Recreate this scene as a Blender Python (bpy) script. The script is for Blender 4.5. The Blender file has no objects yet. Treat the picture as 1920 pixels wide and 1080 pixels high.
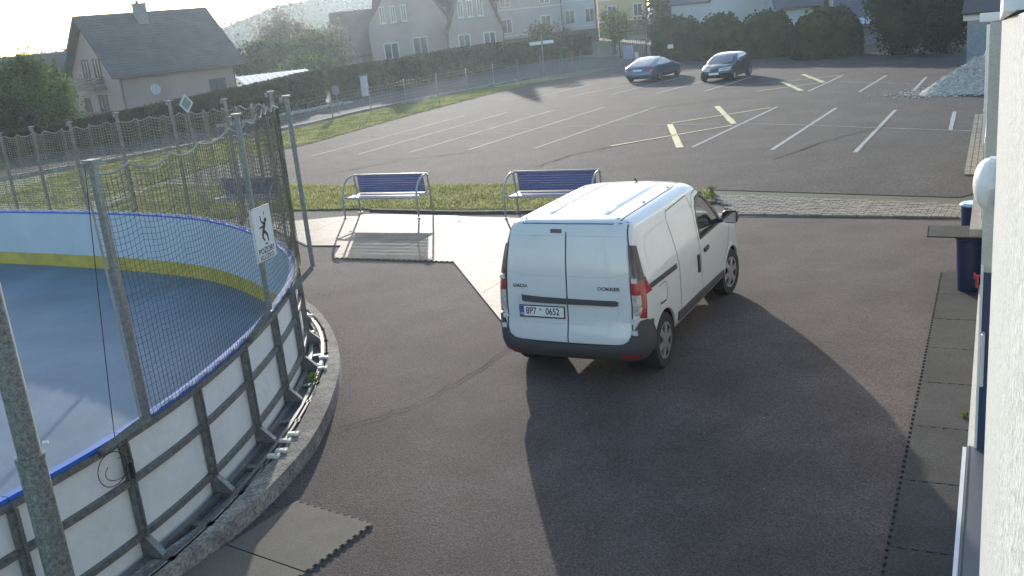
import bpy, bmesh, math, random
import numpy as np
from mathutils import Vector, Matrix
R = math.radians
rng = random.Random(7)
nrg = np.random.default_rng(11)
scene = bpy.context.scene
COL = scene.collection

# ------------------------------------------------------------------ camera
CAM_H, PITCH, ROLL, FPX = 3.9, R(15.7), R(5.7), 1799.0
fw = Vector((0, math.cos(PITCH), -math.sin(PITCH)))
rt = Vector((1, 0, 0)); dn = fw.cross(rt)
cr, sr = math.cos(ROLL), math.sin(ROLL)
rt2 = cr*rt + sr*dn; dn2 = -sr*rt + cr*dn
cd = bpy.data.cameras.new('camera'); cam = bpy.data.objects.new('camera', cd); COL.objects.link(cam)
cd.sensor_width = 36; cd.lens = FPX/1920*36; cd.clip_start = .05; cd.clip_end = 5000
cam.matrix_world = Matrix(((rt2.x, -dn2.x, -fw.x, 0), (rt2.y, -dn2.y, -fw.y, 0), (rt2.z, -dn2.z, -fw.z, CAM_H), (0, 0, 0, 1)))
scene.camera = cam

# ------------------------------------------------------------------ light
SUN_EL, SUN_AZ = R(11.0), R(-3.5)
w = bpy.data.worlds.new('World'); scene.world = w; w.use_nodes = True
wn = w.node_tree.nodes; wl = w.node_tree.links; wn.clear()
wo = wn.new('ShaderNodeOutputWorld'); bg = wn.new('ShaderNodeBackground'); sky = wn.new('ShaderNodeTexSky')
sky.sky_type = 'NISHITA'; sky.sun_disc = False; sky.sun_elevation = SUN_EL; sky.sun_rotation = SUN_AZ
sky.air_density = 1.0; sky.dust_density = .7; sky.ozone_density = 1.7
# thin streaks of cirrus
tc = wn.new('ShaderNodeTexCoord'); mp = wn.new('ShaderNodeMapping'); mp.inputs['Scale'].default_value = (1.5, 1.5, 14)
mp.inputs['Rotation'].default_value = (0, R(12), 0)
nz = wn.new('ShaderNodeTexNoise'); nz.inputs['Scale'].default_value = 3; nz.inputs['Detail'].default_value = 6
rp = wn.new('ShaderNodeValToRGB'); rp.color_ramp.elements[0].position = .48; rp.color_ramp.elements[1].position = .72
rp.color_ramp.elements[0].color = (1, 1, 1, 1); rp.color_ramp.elements[1].color = (1.7, 1.55, 1.45, 1)
mx = wn.new('ShaderNodeMixRGB'); mx.blend_type = 'MULTIPLY'; mx.inputs[0].default_value = 1
wl.new(tc.outputs['Generated'], mp.inputs[0]); wl.new(mp.outputs[0], nz.inputs['Vector']); wl.new(nz.outputs['Fac'], rp.inputs[0])
wl.new(sky.outputs[0], mx.inputs[1]); wl.new(rp.outputs[0], mx.inputs[2]); wl.new(mx.outputs[0], bg.inputs[0])
bg.inputs[1].default_value = .15; wl.new(bg.outputs[0], wo.inputs[0])
sd = bpy.data.lights.new('sun', 'SUN'); sd.energy = 2.5; sd.angle = R(.5); sd.color = (1, .91, .8)
so = bpy.data.objects.new('sun', sd); COL.objects.link(so)
sdir = Vector((math.sin(SUN_AZ)*math.cos(SUN_EL), math.cos(SUN_AZ)*math.cos(SUN_EL), math.sin(SUN_EL)))
so.rotation_euler = sdir.to_track_quat('Z', 'Y').to_euler(); so.location = (0, 40, 30)
vs = scene.view_settings; vs.view_transform = 'Standard'; vs.look = 'None'; vs.gamma = 1; vs.use_curve_mapping = False
vs.exposure = 1.3
scene.cycles.max_bounces = 6; scene.cycles.volume_bounces = 0

# ------------------------------------------------------------------ materials
MATS = {}
def mat(name, col, rough=.8, metal=0, var=.15, vscale=8, speck=0, sscale=200, bump=0, bscale=60, spec=.5, coat=0, trans=0, alpha=1, big=0, emit=None, tint=None):
    if name in MATS: return MATS[name]
    m = bpy.data.materials.new(name); m.use_nodes = True; MATS[name] = m
    n, l = m.node_tree.nodes, m.node_tree.links
    b = n['Principled BSDF']; b.inputs['Roughness'].default_value = rough; b.inputs['Metallic'].default_value = metal
    b.inputs['Specular IOR Level'].default_value = spec; b.inputs['Coat Weight'].default_value = coat; b.inputs['Coat Roughness'].default_value = .06
    geo = n.new('ShaderNodeNewGeometry')
    def noise(scale, det=4):
        t = n.new('ShaderNodeTexNoise'); t.inputs['Scale'].default_value = scale; t.inputs['Detail'].default_value = det
        l.new(geo.outputs['Position'], t.inputs['Vector']); return t.outputs['Fac']
    def rng_(sock, lo, hi, a=.3, c=.7):
        r = n.new('ShaderNodeMapRange'); r.inputs[1].default_value = a; r.inputs[2].default_value = c
        r.inputs[3].default_value = lo; r.inputs[4].default_value = hi; l.new(sock, r.inputs[0]); return r.outputs[0]
    def mul(a, c):
        x = n.new('ShaderNodeMath'); x.operation = 'MULTIPLY'; l.new(a, x.inputs[0]); l.new(c, x.inputs[1]); return x.outputs[0]
    f = rng_(noise(vscale), 1-var, 1+var)
    if speck: f = mul(f, rng_(noise(sscale, 2), 1-speck, 1+speck, .35, .65))
    if big: f = mul(f, rng_(noise(.5, 3), 1-big, 1+big))
    v = n.new('ShaderNodeVectorMath'); v.operation = 'SCALE'; l.new(f, v.inputs['Scale'])
    if tint:
        mt = n.new('ShaderNodeMixRGB'); mt.inputs[1].default_value = (*col, 1); mt.inputs[2].default_value = (*tint, 1)
        l.new(rng_(noise(vscale*.7+.3, 3), 0, 1), mt.inputs[0]); l.new(mt.outputs[0], v.inputs[0])
    else: v.inputs[0].default_value = col
    l.new(v.outputs[0], b.inputs['Base Color'])
    if bump:
        bp = n.new('ShaderNodeBump'); bp.inputs['Strength'].default_value = bump; bp.inputs['Distance'].default_value = .02
        l.new(noise(bscale, 3), bp.inputs['Height']); l.new(bp.outputs[0], b.inputs['Normal'])
    if trans: b.inputs['Transmission Weight'].default_value = trans
    if alpha < 1: b.inputs['Alpha'].default_value = alpha
    if emit: b.inputs['Emission Color'].default_value = (*emit, 1); b.inputs['Emission Strength'].default_value = 1
    return m
def leafmat(name, c1, c2, scale=1.2, tr=.35):
    if name in MATS: return MATS[name]
    m = bpy.data.materials.new(name); m.use_nodes = True; MATS[name] = m
    n, l = m.node_tree.nodes, m.node_tree.links; n.clear()
    o = n.new('ShaderNodeOutputMaterial'); d = n.new('ShaderNodeBsdfDiffuse'); t = n.new('ShaderNodeBsdfTranslucent'); mxs = n.new('ShaderNodeMixShader')
    geo = n.new('ShaderNodeNewGeometry'); z = n.new('ShaderNodeTexNoise'); z.inputs['Scale'].default_value = scale; z.inputs['Detail'].default_value = 5
    l.new(geo.outputs['Position'], z.inputs['Vector'])
    mr = n.new('ShaderNodeMapRange'); mr.inputs[1].default_value = .32; mr.inputs[2].default_value = .68
    ad = n.new('ShaderNodeMath'); ad.operation = 'ADD'; ml = n.new('ShaderNodeMath'); ml.operation = 'MULTIPLY_ADD'; ml.inputs[1].default_value = .3; ml.inputs[2].default_value = -.15
    l.new(geo.outputs['Random Per Island'], ml.inputs[0]); l.new(z.outputs['Fac'], ad.inputs[0]); l.new(ml.outputs[0], ad.inputs[1]); l.new(ad.outputs[0], mr.inputs[0])
    mc = n.new('ShaderNodeMixRGB'); mc.inputs[1].default_value = (*c1, 1); mc.inputs[2].default_value = (*c2, 1); l.new(mr.outputs[0], mc.inputs[0])
    l.new(mc.outputs[0], d.inputs[0]); l.new(mc.outputs[0], t.inputs[0]); mxs.inputs[0].default_value = tr
    l.new(d.outputs[0], mxs.inputs[1]); l.new(t.outputs[0], mxs.inputs[2]); l.new(mxs.outputs[0], o.inputs[0])
    return m
def glassmat(name, col, rough=.03, mix=.5):
    """thin pane: part mirror, part clear tinted"""
    if name in MATS: return MATS[name]
    m = bpy.data.materials.new(name); m.use_nodes = True; MATS[name] = m
    n, l = m.node_tree.nodes, m.node_tree.links; n.clear()
    o = n.new('ShaderNodeOutputMaterial'); t = n.new('ShaderNodeBsdfTransparent'); g = n.new('ShaderNodeBsdfGlossy'); s = n.new('ShaderNodeMixShader')
    f = n.new('ShaderNodeFresnel'); f.inputs[0].default_value = 1.5; t.inputs[0].default_value = (*col, 1); g.inputs['Roughness'].default_value = rough
    l.new(f.outputs[0], s.inputs[0]); l.new(t.outputs[0], s.inputs[1]); l.new(g.outputs[0], s.inputs[2]); l.new(s.outputs[0], o.inputs[0])
    return m

M_tarmac = mat('tarmac', (.09, .073, .069), .92, var=.16, vscale=1.6, speck=.42, sscale=70, bump=.45, bscale=70, big=.24, spec=.3)
M_lot = mat('lot_asphalt', (.055, .051, .05), .93, var=.2, vscale=.9, speck=.6, sscale=20, bump=.8, bscale=26, big=.2, spec=.25)
M_road = mat('road_asphalt', (.055, .057, .062), .95, spec=.2, var=.1, speck=.2, sscale=60, bump=.3, big=.1)
M_dirt = mat('dirt', (.11, .095, .07), .95, var=.3, vscale=5, speck=.3, sscale=50, bump=.6)
M_grassb = mat('grass_base', (.13, .17, .045), .95, var=.35, vscale=4, speck=.4, sscale=30, bump=.6, tint=(.2, .19, .09))
M_far = mat('far_ground', (.06, .08, .035), .95, var=.3, vscale=.5)
M_conc = mat('concrete', (.3, .28, .25), .92, var=.25, vscale=7, speck=.35, sscale=35, bump=.45, bscale=50, big=.3, tint=(.19, .185, .17))
M_concd = mat('concrete_dark', (.14, .14, .14), .85, var=.3, vscale=14, speck=.3, sscale=80, bump=.5)
M_paint = mat('line_paint', (.4, .4, .38), .9, spec=.15, var=.25, vscale=14, speck=.25, sscale=60)
M_painty = mat('line_yellow', (.55, .5, .22), .7, var=.25, vscale=14, speck=.25, sscale=60)
M_paver = mat('paver_block', (.27, .24, .195), .95, spec=.2, var=.3, vscale=7, speck=.25, sscale=70, bump=.4)
M_mat = mat('rubber_mat', (.15, .142, .122), .65, var=.2, vscale=2.5, speck=.3, sscale=60, bump=.2, bscale=60, spec=.12, big=.15)
M_matd = mat('rubber_mat_dark', (.062, .062, .062), .92, spec=.2, var=.2, vscale=2.5, speck=.3, sscale=90, bump=.35, bscale=120)
M_rink = mat('rink_floor_tile', (.135, .195, .25), .6, var=.12, vscale=1.2, speck=.06, sscale=30, big=.12)
M_board = mat('board_white', (.74, .75, .73), .45, var=.07, vscale=2, speck=.03, sscale=14)
M_boardsh = mat('board_inner_shade', (.42, .49, .57), .4, var=.05, vscale=2)  # boards are white inside too; their bluish shade is put into this colour
M_kick = mat('kick_yellow', (.42, .33, .06), .55, var=.18, vscale=3, speck=.08, sscale=30)
M_cap = mat('cap_blue', (.02, .13, .52), .4, var=.06)
M_galv = mat('galvanised', (.22, .23, .24), .5, .75, var=.2, vscale=30, speck=.15, sscale=90)
M_galvd = mat('galvanised_frame', (.2, .205, .2), .55, .6, var=.25, vscale=20, speck=.15, sscale=80)
M_galvp = mat('galvanised_pole', (.2, .215, .2), .6, .45, var=.35, vscale=38, speck=.25, sscale=90)
M_clamp = mat('clamp_white', (.75, .74, .68), .6)
M_net = mat('net_cord', (.075, .07, .05), .9, var=.3, vscale=10)
M_netl = mat('net_cord_pale', (.26, .22, .16), .9, var=.3, vscale=10)
M_rope = mat('rope', (.3, .29, .25), .9)
M_black = mat('black_rubber', (.02, .02, .02), .7)
M_wire = mat('black_cable', (.015, .015, .015), .6)
M_white = mat('car_white', (.64, .66, .655), .32, var=.02, coat=.8)
M_bump = mat('bumper_plastic', (.055, .055, .06), .6, var=.05, speck=.05)
M_blackp = mat('black_trim', (.018, .018, .02), .4)
M_lampd = mat('lamp_dark', (.05, .035, .04), .25, coat=.5)
M_red = mat('lamp_red', (.32, .01, .015), .2, coat=.8)
M_clear = mat('lamp_clear', (.55, .53, .5), .2, .3, coat=.8, var=.3, vscale=30)
M_alu = mat('wheel_silver', (.5, .5, .5), .35, .7, var=.05)
M_seat = mat('seat_cloth', (.04, .04, .045), .9)
M_int = mat('interior_plastic', (.22, .22, .21), .8)
M_seam = mat('seam_dark', (.03, .03, .03), .9)
M_plate = mat('plate_white', (.75, .75, .72), .5, var=.01)
M_platetx = mat('plate_text', (.01, .01, .01), .6)
M_euro = mat('plate_blue', (.02, .08, .4), .5)
M_badge = mat('badge_grey', (.08, .08, .09), .3, .6)
M_glass = glassmat('window_glass', (.62, .72, .68))
M_steelb = mat('bench_frame', (.38, .38, .37), .45, .55, var=.1)
M_benchb = mat('bench_blue', (.05, .085, .27), .5, .1, var=.06)

# ------------------------------------------------------------------ mesh helpers
class MB:
    def __init__(s): s.v = []; s.f = []; s.mi = []; s.cur = 0
    def add(s, vs_, fs):
        o = len(s.v); s.v += [tuple(p) for p in vs_]; s.f += [tuple(i+o for i in f) for f in fs]; s.mi += [s.cur]*len(fs)
    def box(s, c, size, rot=0, M=None):
        hx, hy, hz = size[0]/2, size[1]/2, size[2]/2
        P = [Vector((x*hx, y*hy, z*hz)) for z in (-1, 1) for y in (-1, 1) for x in (-1, 1)]
        Rm = M if M is not None else Matrix.Rotation(rot, 3, 'Z')
        s.add([Vector(c)+Rm@p for p in P], [(0, 2, 3, 1), (4, 5, 7, 6), (0, 1, 5, 4), (1, 3, 7, 5), (3, 2, 6, 7), (2, 0, 4, 6)])
    def bar(s, a, b, w_, h_, up=(0, 0, 1)):
        a, b = Vector(a), Vector(b); d = b-a; L = d.length
        if L < 1e-6: return
        x = d/L; y = Vector(up).cross(x)
        if y.length < 1e-4: y = Vector((0, 1, 0)).cross(x)
        if y.length < 1e-4: y = Vector((1, 0, 0)).cross(x)
        y.normalize(); z = x.cross(y)
        s.box((a+b)/2, (L, w_, h_), M=Matrix((x, y, z)).transposed())
    def tube(s, path, r, n=8, caps=True):
        path = [Vector(p) for p in path]; rings = []; prev = None
        for i, p in enumerate(path):
            t = (path[min(i+1, len(path)-1)]-path[max(i-1, 0)]).normalized()
            if prev is None:
                u = t.cross(Vector((0, 0, 1)));
                if u.length < .01: u = t.cross(Vector((1, 0, 0)))
            else: u = prev-t*prev.dot(t)
            u.normalize(); prev = u; v_ = t.cross(u); rr = r[i] if hasattr(r, '__len__') else r
            rings.append([p+rr*(math.cos(2*math.pi*k/n)*u+math.sin(2*math.pi*k/n)*v_) for k in range(n)])
        V = [q for g in rings for q in g]; F = []
        for i in range(len(rings)-1):
            for k in range(n):
                F.append((i*n+k, i*n+(k+1) % n, (i+1)*n+(k+1) % n, (i+1)*n+k))
        if caps: F.append(tuple(range(n-1, -1, -1))); F.append(tuple((len(rings)-1)*n+k for k in range(n)))
        s.add(V, F)
    def poly(s, pts, z0, z1=None, topz=None):
        n = len(pts)
        if z1 is None: s.add([(p[0], p[1], z0) for p in pts], [tuple(range(n))]); return
        s.add([(p[0], p[1], z0) for p in pts]+[(p[0], p[1], z1) for p in pts],
              [tuple(range(n-1, -1, -1)), tuple(range(n, 2*n))]+[(i, (i+1) % n, n+(i+1) % n, n+i) for i in range(n)])
    def strip(s, A, B):
        n = len(A); s.add(list(A)+list(B), [(i, i+1, n+i+1, n+i) for i in range(n-1)])
    def build(s, name, m, parent=None, smooth=False, tri=False):
        me = bpy.data.meshes.new(name); me.from_pydata(s.v, [], s.f)
        ms = m if isinstance(m, (list, tuple)) else [m]
        for q in ms: me.materials.append(q)
        if len(ms) > 1: me.polygons.foreach_set('material_index', s.mi)
        if smooth:
            me.polygons.foreach_set('use_smooth', [True]*len(me.polygons))
        me.update()
        bm = bmesh.new(); bm.from_mesh(me); bmesh.ops.recalc_face_normals(bm, faces=bm.faces)
        if tri: bmesh.ops.triangulate(bm, faces=bm.faces)
        bm.to_mesh(me); bm.free()
        if smooth:
            try: me.set_sharp_from_angle(angle=R(38))
            except Exception: pass
        o = bpy.data.objects.new(name, me); COL.objects.link(o)
        if parent is not None: hang(o, parent)
        return o
def hang(o, parent):
    """parent o, whose mesh is written in the parent's own frame if the parent is flagged local, else in world coordinates"""
    o.parent = parent
    if not root_of(parent).get('_local'):
        o.matrix_parent_inverse = chain(parent).inverted()
def chain(o):
    m = o.matrix_basis.copy()
    while o.parent: m = o.parent.matrix_basis @ o.matrix_parent_inverse @ m if False else (o.parent.matrix_basis @ o.matrix_parent_inverse @ m); o = o.parent
    return m
def root_of(o):
    while o.parent: o = o.parent
    return o
def tag(o, label=None, cat=None, group=None, kind=None):
    if label: o['label'] = label
    if cat: o['category'] = cat
    if group: o['group'] = group
    if kind: o['kind'] = kind
    return o
def thing(name, label, cat, loc=(0, 0, 0), rz=0, group=None, local=False):
    o = bpy.data.objects.new(name, None); COL.objects.link(o); o.location = loc; o.rotation_euler = (0, 0, rz); o.empty_display_size = .2
    tag(o, label, cat, group)
    if local: o['_local'] = 1
    o.matrix_basis = Matrix.Translation(loc) @ Matrix.Rotation(rz, 4, 'Z')
    return o
KIDS = {}
def dup_tree(o, parent=None):
    c = o.copy(); COL.objects.link(c)
    if parent is not None: c.parent = parent; c.matrix_parent_inverse = o.matrix_parent_inverse.copy()
    for ch in [x for x in ALLOBJ() if x.parent == o]: dup_tree(ch, c)
    return c
def ALLOBJ(): return list(bpy.data.objects)
def meshlink(name, me, parent, loc, rz=0, sc=None):
    o = bpy.data.objects.new(name, me); COL.objects.link(o); o.parent = parent
    pl = parent.matrix_basis.translation if not parent.get('_local') else Vector((0, 0, 0))
    o.location = Vector(loc)-pl; o.rotation_euler = (0, 0, rz)
    if sc: o.scale = sc
    return o
def catmull(P, n=8):
    P = [Vector(p) for p in P]; out = []
    for i in range(len(P)-1):
        a = P[i-1] if i else 2*P[0]-P[1]; b = P[i]; c = P[i+1]; d = P[i+2] if i+2 < len(P) else 2*P[-1]-P[-2]
        for k in range(n):
            t = k/n
            out.append(.5*((2*b)+(-a+c)*t+(2*a-5*b+4*c-d)*t*t+(-a+3*b-3*c+d)*t**3))
    out.append(P[-1]); return out
class Path2:
    def __init__(s, pts, n=12):
        s.p = np.array([(q[0], q[1]) for q in catmull([(p[0], p[1], 0) for p in pts], n)])
        s.s = np.concatenate([[0], np.cumsum(np.linalg.norm(np.diff(s.p, axis=0), axis=1))]); s.L = s.s[-1]
    def at(s, t, off=0):
        x = np.interp(t, s.s, s.p[:, 0]); y = np.interp(t, s.s, s.p[:, 1]); e = .15
        dx = np.interp(t+e, s.s, s.p[:, 0])-np.interp(t-e, s.s, s.p[:, 0]); dy = np.interp(t+e, s.s, s.p[:, 1])-np.interp(t-e, s.s, s.p[:, 1])
        L = math.hypot(dx, dy) or 1
        return (x+off*dy/L, y-off*dx/L)        # off > 0: right of travel (outside the rink)
    def ang(s, t):
        a = s.at(t-.05); b = s.at(t+.05); return math.atan2(b[1]-a[1], b[0]-a[0])
    def near(s, x, y): return s.s[np.argmin((s.p[:, 0]-x)**2+(s.p[:, 1]-y)**2)]
def band(mb, path, t0, t1, o0, o1, z0, z1, step=.25):
    """a bar of rectangular section that follows a path"""
    n = max(2, int(abs(t1-t0)/step)+1); ts = np.linspace(t0, t1, n)
    A = [(*path.at(t, o0), z0) for t in ts]; B = [(*path.at(t, o1), z0) for t in ts]; C_ = [(*path.at(t, o1), z1) for t in ts]; D_ = [(*path.at(t, o0), z1) for t in ts]
    V = A+B+C_+D_; F = []
    for i in range(n-1):
        for k in range(4):
            a = k*n+i; b = ((k+1) % 4)*n+i; F.append((a, a+1, b+1, b))
    F += [(0, n, 2*n, 3*n), (n-1, 4*n-1, 3*n-1, 2*n-1)]
    mb.add(V, F)
def inpoly(x, y, poly):
    c = np.zeros(len(x), bool); n = len(poly)
    for i in range(n):
        x1, y1 = poly[i]; x2, y2 = poly[(i+1) % n]
        if y1 == y2: continue
        c ^= ((y1 > y) != (y2 > y)) & (x < (x2-x1)*(y-y1)/(y2-y1)+x1)
    return c
def sample_poly(poly, n):
    P = np.array(poly); lo, hi = P.min(0), P.max(0); X = []
    while sum(len(a) for a in X) < n:
        q = nrg.uniform(lo, hi, (n*2, 2)); X.append(q[inpoly(q[:, 0], q[:, 1], poly)])
    return np.concatenate(X)[:n]
def npmesh(name, V, F, m, parent=None):
    me = bpy.data.meshes.new(name); V = np.asarray(V, np.float32); F = np.asarray(F, np.int32)
    me.vertices.add(len(V)); me.vertices.foreach_set('co', V.ravel()); k = F.shape[1]
    me.loops.add(F.size); me.loops.foreach_set('vertex_index', F.ravel()); me.polygons.add(len(F))
    me.polygons.foreach_set('loop_start', np.arange(0, F.size, k)); me.polygons.foreach_set('loop_total', np.full(len(F), k))
    me.materials.append(m); me.update(calc_edges=True); me.validate()
    o = bpy.data.objects.new(name, me); COL.objects.link(o)
    if parent is not None: hang(o, parent)
    return o
def blades(poly, n, h, m, name, label=None, z=.01, wd=.012):
    q = sample_poly(poly, n); a = nrg.uniform(0, 2*np.pi, n); hh = h*nrg.uniform(.4, 1.3, n); w_ = wd*nrg.uniform(.6, 1.4, n)
    lean = nrg.normal(0, .45, (n, 2))*hh[:, None]
    B0 = np.stack([q[:, 0]-w_*np.cos(a), q[:, 1]-w_*np.sin(a), np.full(n, z)], 1); B1 = np.stack([q[:, 0]+w_*np.cos(a), q[:, 1]+w_*np.sin(a), np.full(n, z)], 1)
    T = np.stack([q[:, 0]+lean[:, 0], q[:, 1]+lean[:, 1], z+hh], 1)
    V = np.stack([B0, B1, T], 1).reshape(-1, 3); F = np.arange(3*n).reshape(n, 3)
    o = npmesh(name, V, F, m); tag(o, label, None, None, 'stuff'); return o

# ------------------------------------------------------------------ setting: ground
def sheet(name, pts, z, m, kind='structure'):
    b = MB(); b.poly(pts, z); o = b.build(name, m, tri=False)
    for p in o.data.polygons:
        if p.normal.z < 0: o.data.flip_normals(); break
    tag(o, kind=kind); return o
g = MB(); G0 = []
xs = np.concatenate([np.linspace(-1500, -90, 12), np.linspace(-80, 60, 29), np.linspace(90, 1500, 12)]); ys = np.concatenate([np.linspace(-60, 160, 45), np.linspace(190, 2600, 14)])
def gz(x, y):
    d = (-(x+11)*.93-(46-y)*.0)-0; t = min(max((d-8)/10, 0), 1)*min(max((y-30)/20, 0), 1); t2 = 0
    return -1.1*t*t*(3-2*t)+12*t2
for y in ys:
    for x in xs: g.v.append((x, y, gz(x, y)))
nx = len(xs)
for j in range(len(ys)-1):
    for i in range(nx-1): g.f.append((j*nx+i, j*nx+i+1, (j+1)*nx+i+1, (j+1)*nx+i)); g.mi.append(0)
tag(g.build('ground', M_far, smooth=True), kind='structure')
sheet('forecourt_tarmac', [(-14, -8), (6, -8), (17, 20.6), (9.0, 15.9), (4.2, 18.0), (4.2, 18.6), (.04, 19.5), (-2.9, 21.3), (-6.5, 22.9), (-12, 26), (-16, 10)], .006, M_tarmac)
lotp = [(-9.9, 29.3), (-6.1, 26.9), (-4.3, 25.6), (.25, 23.15), (4.3, 20.0), (8.2, 16.9), (22, 24), (26, 40), (21.4, 42.9), (16.0, 60.5), (8.5, 66), (5.2, 60.4), (2.8, 58.2), (-.7, 51.4), (-4.05, 44.1), (-7.0, 36.9), (-9.6, 33.2)]
sheet('parking_lot', lotp, .010, M_lot)
sheet('side_road', [(-60, 30), (-24, 29.8), (-16.5, 37.6), (-12.2, 42.2), (-9.3, 45.2), (-6.6, 50), (-.9, 58.1), (2.67, 63), (7.5, 66.5), (16, 61), (21.4, 43), (27, 30), (34, 24), (40, 26), (30, 46), (23.5, 54), (18.5, 70), (8, 84), (3, 82), (-9.0, 62), (-13, 53.5), (-19.5, 47), (-28, 41.2), (-60, 42)], .006, M_road)
lawn = [(-24, 29.0), (-15.8, 29.6), (-12, 26.2), (-9.6, 33.0), (-7.15, 36.9), (-4.2, 44.2), (-.85, 51.5), (2.7, 58.5), (5.1, 60.6), (2.67, 62.3), (-.85, 57.5), (-6.3, 49.6), (-8.95, 44.2), (-11.8, 41.3), (-15.9, 36.6), (-24, 30.5)]
sheet('verge_lawn', lawn, .014, M_grassb)
lawn2 = [(-24, 29), (-9.7, 29.35), (-6.15, 26.95), (-4.3, 25.6), (.25, 23.1), (3.0, 21.0), (4.35, 19.6), (4.2, 18.6), (.04, 19.85), (-2.93, 21.6), (-5.2, 22.6), (-10.5, 21.6), (-24, 24)]
sheet('strip_lawn', lawn2, .018, M_grassb)
M_blade = leafmat('grass_blade', (.14, .17, .055), (.37, .37, .18), 1.1, .6)
M_bladed = leafmat('grass_blade_pale', (.25, .26, .1), (.48, .46, .2), 5, .6)
blades([(-10.5, 29.3), (-6.15, 26.95), (-4.3, 25.6), (.25, 23.1), (4.35, 19.8), (4.2, 18.7), (.04, 19.85), (-2.93, 21.6), (-5.2, 22.6), (-10.5, 22)], 60000, .05, M_blade, 'grass_tufts', 'short sunlit grass of the strip behind the three benches')
blades([(-6.15, 26.95), (-4.3, 25.6), (.25, 23.1), (4.35, 19.8), (4.2, 18.7), (.04, 19.85), (-2.93, 21.6), (-5.2, 22.6)], 9000, .075, M_bladed, 'pale_grass_tufts', 'taller pale grass stalks among the benches')
blades([(-15.8, 29.6), (-12, 26.2), (-9.6, 33.0), (-7.15, 36.9), (-4.2, 44.2), (-.85, 51.5), (2.7, 58.5), (-.85, 57), (-6.3, 49.4), (-8.95, 44), (-11.8, 41.1), (-15.9, 36.2)], 60000, .06, M_blade, 'verge_grass', 'mown grass of the curving verge along the side road', wd=.022)
# soil edge and low kerb along the outside of the verge
kp = Path2([(-24, 30.5), (-15.9, 36.7), (-11.8, 41.4), (-8.95, 44.3), (-6.3, 49.8), (-.85, 57.7), (2.67, 62.5)])
b = MB(); band(b, kp, 0, kp.L, -.12, .12, 0, .14, .8); tag(b.build('road_kerb', M_conc), kind='structure')
b = MB(); band(b, Path2([(-3.0, 21.45), (.04, 19.68), (4.2, 18.55)]), 0, 8.2, -.06, .06, 0, .05, .6); tag(b.build('strip_kerb', M_dirt), kind='structure')
# painted lines
def line(a, b_, w_=.105, m=None, name='parking_line', lab=None, z=.016):
    a = np.array(a, float); b_ = np.array(b_, float); d = (b_-a)/np.linalg.norm(b_-a); n_ = np.array((-d[1], d[0]))*w_/2
    mb = MB(); k = max(2, int(np.linalg.norm(b_-a)/.5)); A = []; B = []
    for i in range(k+1):
        p = a+(b_-a)*i/k; j = 1+nrg.normal(0, .06); A.append((*(p+n_*j), z)); B.append((*(p-n_*j), z))
    mb.strip(A, B); o = mb.build(name, m or M_paint)
    for p in o.data.polygons:
        if p.normal.z < 0: o.data.flip_normals(); break
    return tag(o, lab, None, None, 'structure')
def GP(u, v):
    """ground survey: where a sight line of the calibrated camera meets the ground"""
    q = Vector(((u-960)/FPX, (v-540)/FPX, 1)); d = rt2*q.x+dn2*q.y+fw
    t = -CAM_H/d.z; return (d.x*t, d.y*t)
WL = [((583, 294), (872, 217)), ((672, 290), (952, 211)), ((767, 287), (1038, 207)), ((878, 282), (1132, 202)), ((1002, 279), (1230, 201)), ((1298, 277), (1457, 201)), ((1447, 282), (1568, 203)), ((1603, 287), (1679, 207)), ((1782, 245), (1790, 210)),
      ((988, 187), (1110, 158)), ((1067, 182), (1240, 148)), ((1145, 178), (1280, 145)), ((1230, 176), (1330, 150)), ((1320, 172), (1412, 144)), ((1515, 172), (1580, 142)), ((1611, 173), (1662, 142)), ((1707, 177), (1737, 145))]
for a, c in WL: line(GP(*a), GP(*c))
for a, c in (((687, 255), (1120, 236)), ((1120, 236), (1425, 233)), ((1425, 233), (1836, 247)), ((1575, 154), (1705, 157))): line(GP(*a), GP(*c), .055)
for a, c, ww in (((1145, 275), (1372, 236), .11), ((1258, 232), (1445, 203), .11), ((1256, 234), (1275, 278), .19), ((1344, 200), (1376, 233), .19),
                 ((1418, 172), (1545, 155), .1), ((1468, 154), (1575, 142), .1), ((1466, 154), (1503, 171), .2), ((1505, 140), (1544, 155), .2)):
    line(GP(*a), GP(*c), ww, M_painty, 'hatched_bay_line', z=.021)
# a few cracks and repairs
M_crack = mat('crack_filler', (.055, .047, .043), 1, spec=0, var=.4, vscale=9)
def crack(pts, w_=.016, z=.02):
    P = [GP(*p) for p in pts]; Q = []
    for (a, c) in zip(P[:-1], P[1:]):
        for k in range(7):
            t = k/7; Q.append((a[0]+(c[0]-a[0])*t+rng.gauss(0, .035), a[1]+(c[1]-a[1])*t+rng.gauss(0, .035)))
    Q.append(P[-1]); A = []; B = []
    for i, q in enumerate(Q):
        a = Q[max(i-1, 0)]; c = Q[min(i+1, len(Q)-1)]; L = math.hypot(c[0]-a[0], c[1]-a[1]) or 1; nx_, ny_ = -(c[1]-a[1])/L, (c[0]-a[0])/L; h = w_*rng.uniform(.3, 1)/2
        A.append((q[0]+nx_*h, q[1]+ny_*h, z)); B.append((q[0]-nx_*h, q[1]-ny_*h, z))
    mb = MB(); mb.strip(A, B); tag(mb.build('crack', M_crack), kind='structure')
crack([(640, 805), (760, 770), (850, 725), (960, 655)]); crack([(1000, 315), (1080, 290), (1190, 268), (1290, 250)], .04)
crack([(1450, 300), (1560, 262), (1660, 238)], .04); crack([(600, 330), (760, 300), (900, 285)], .04); crack([(1180, 210), (1330, 190), (1480, 180)], .05)

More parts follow.
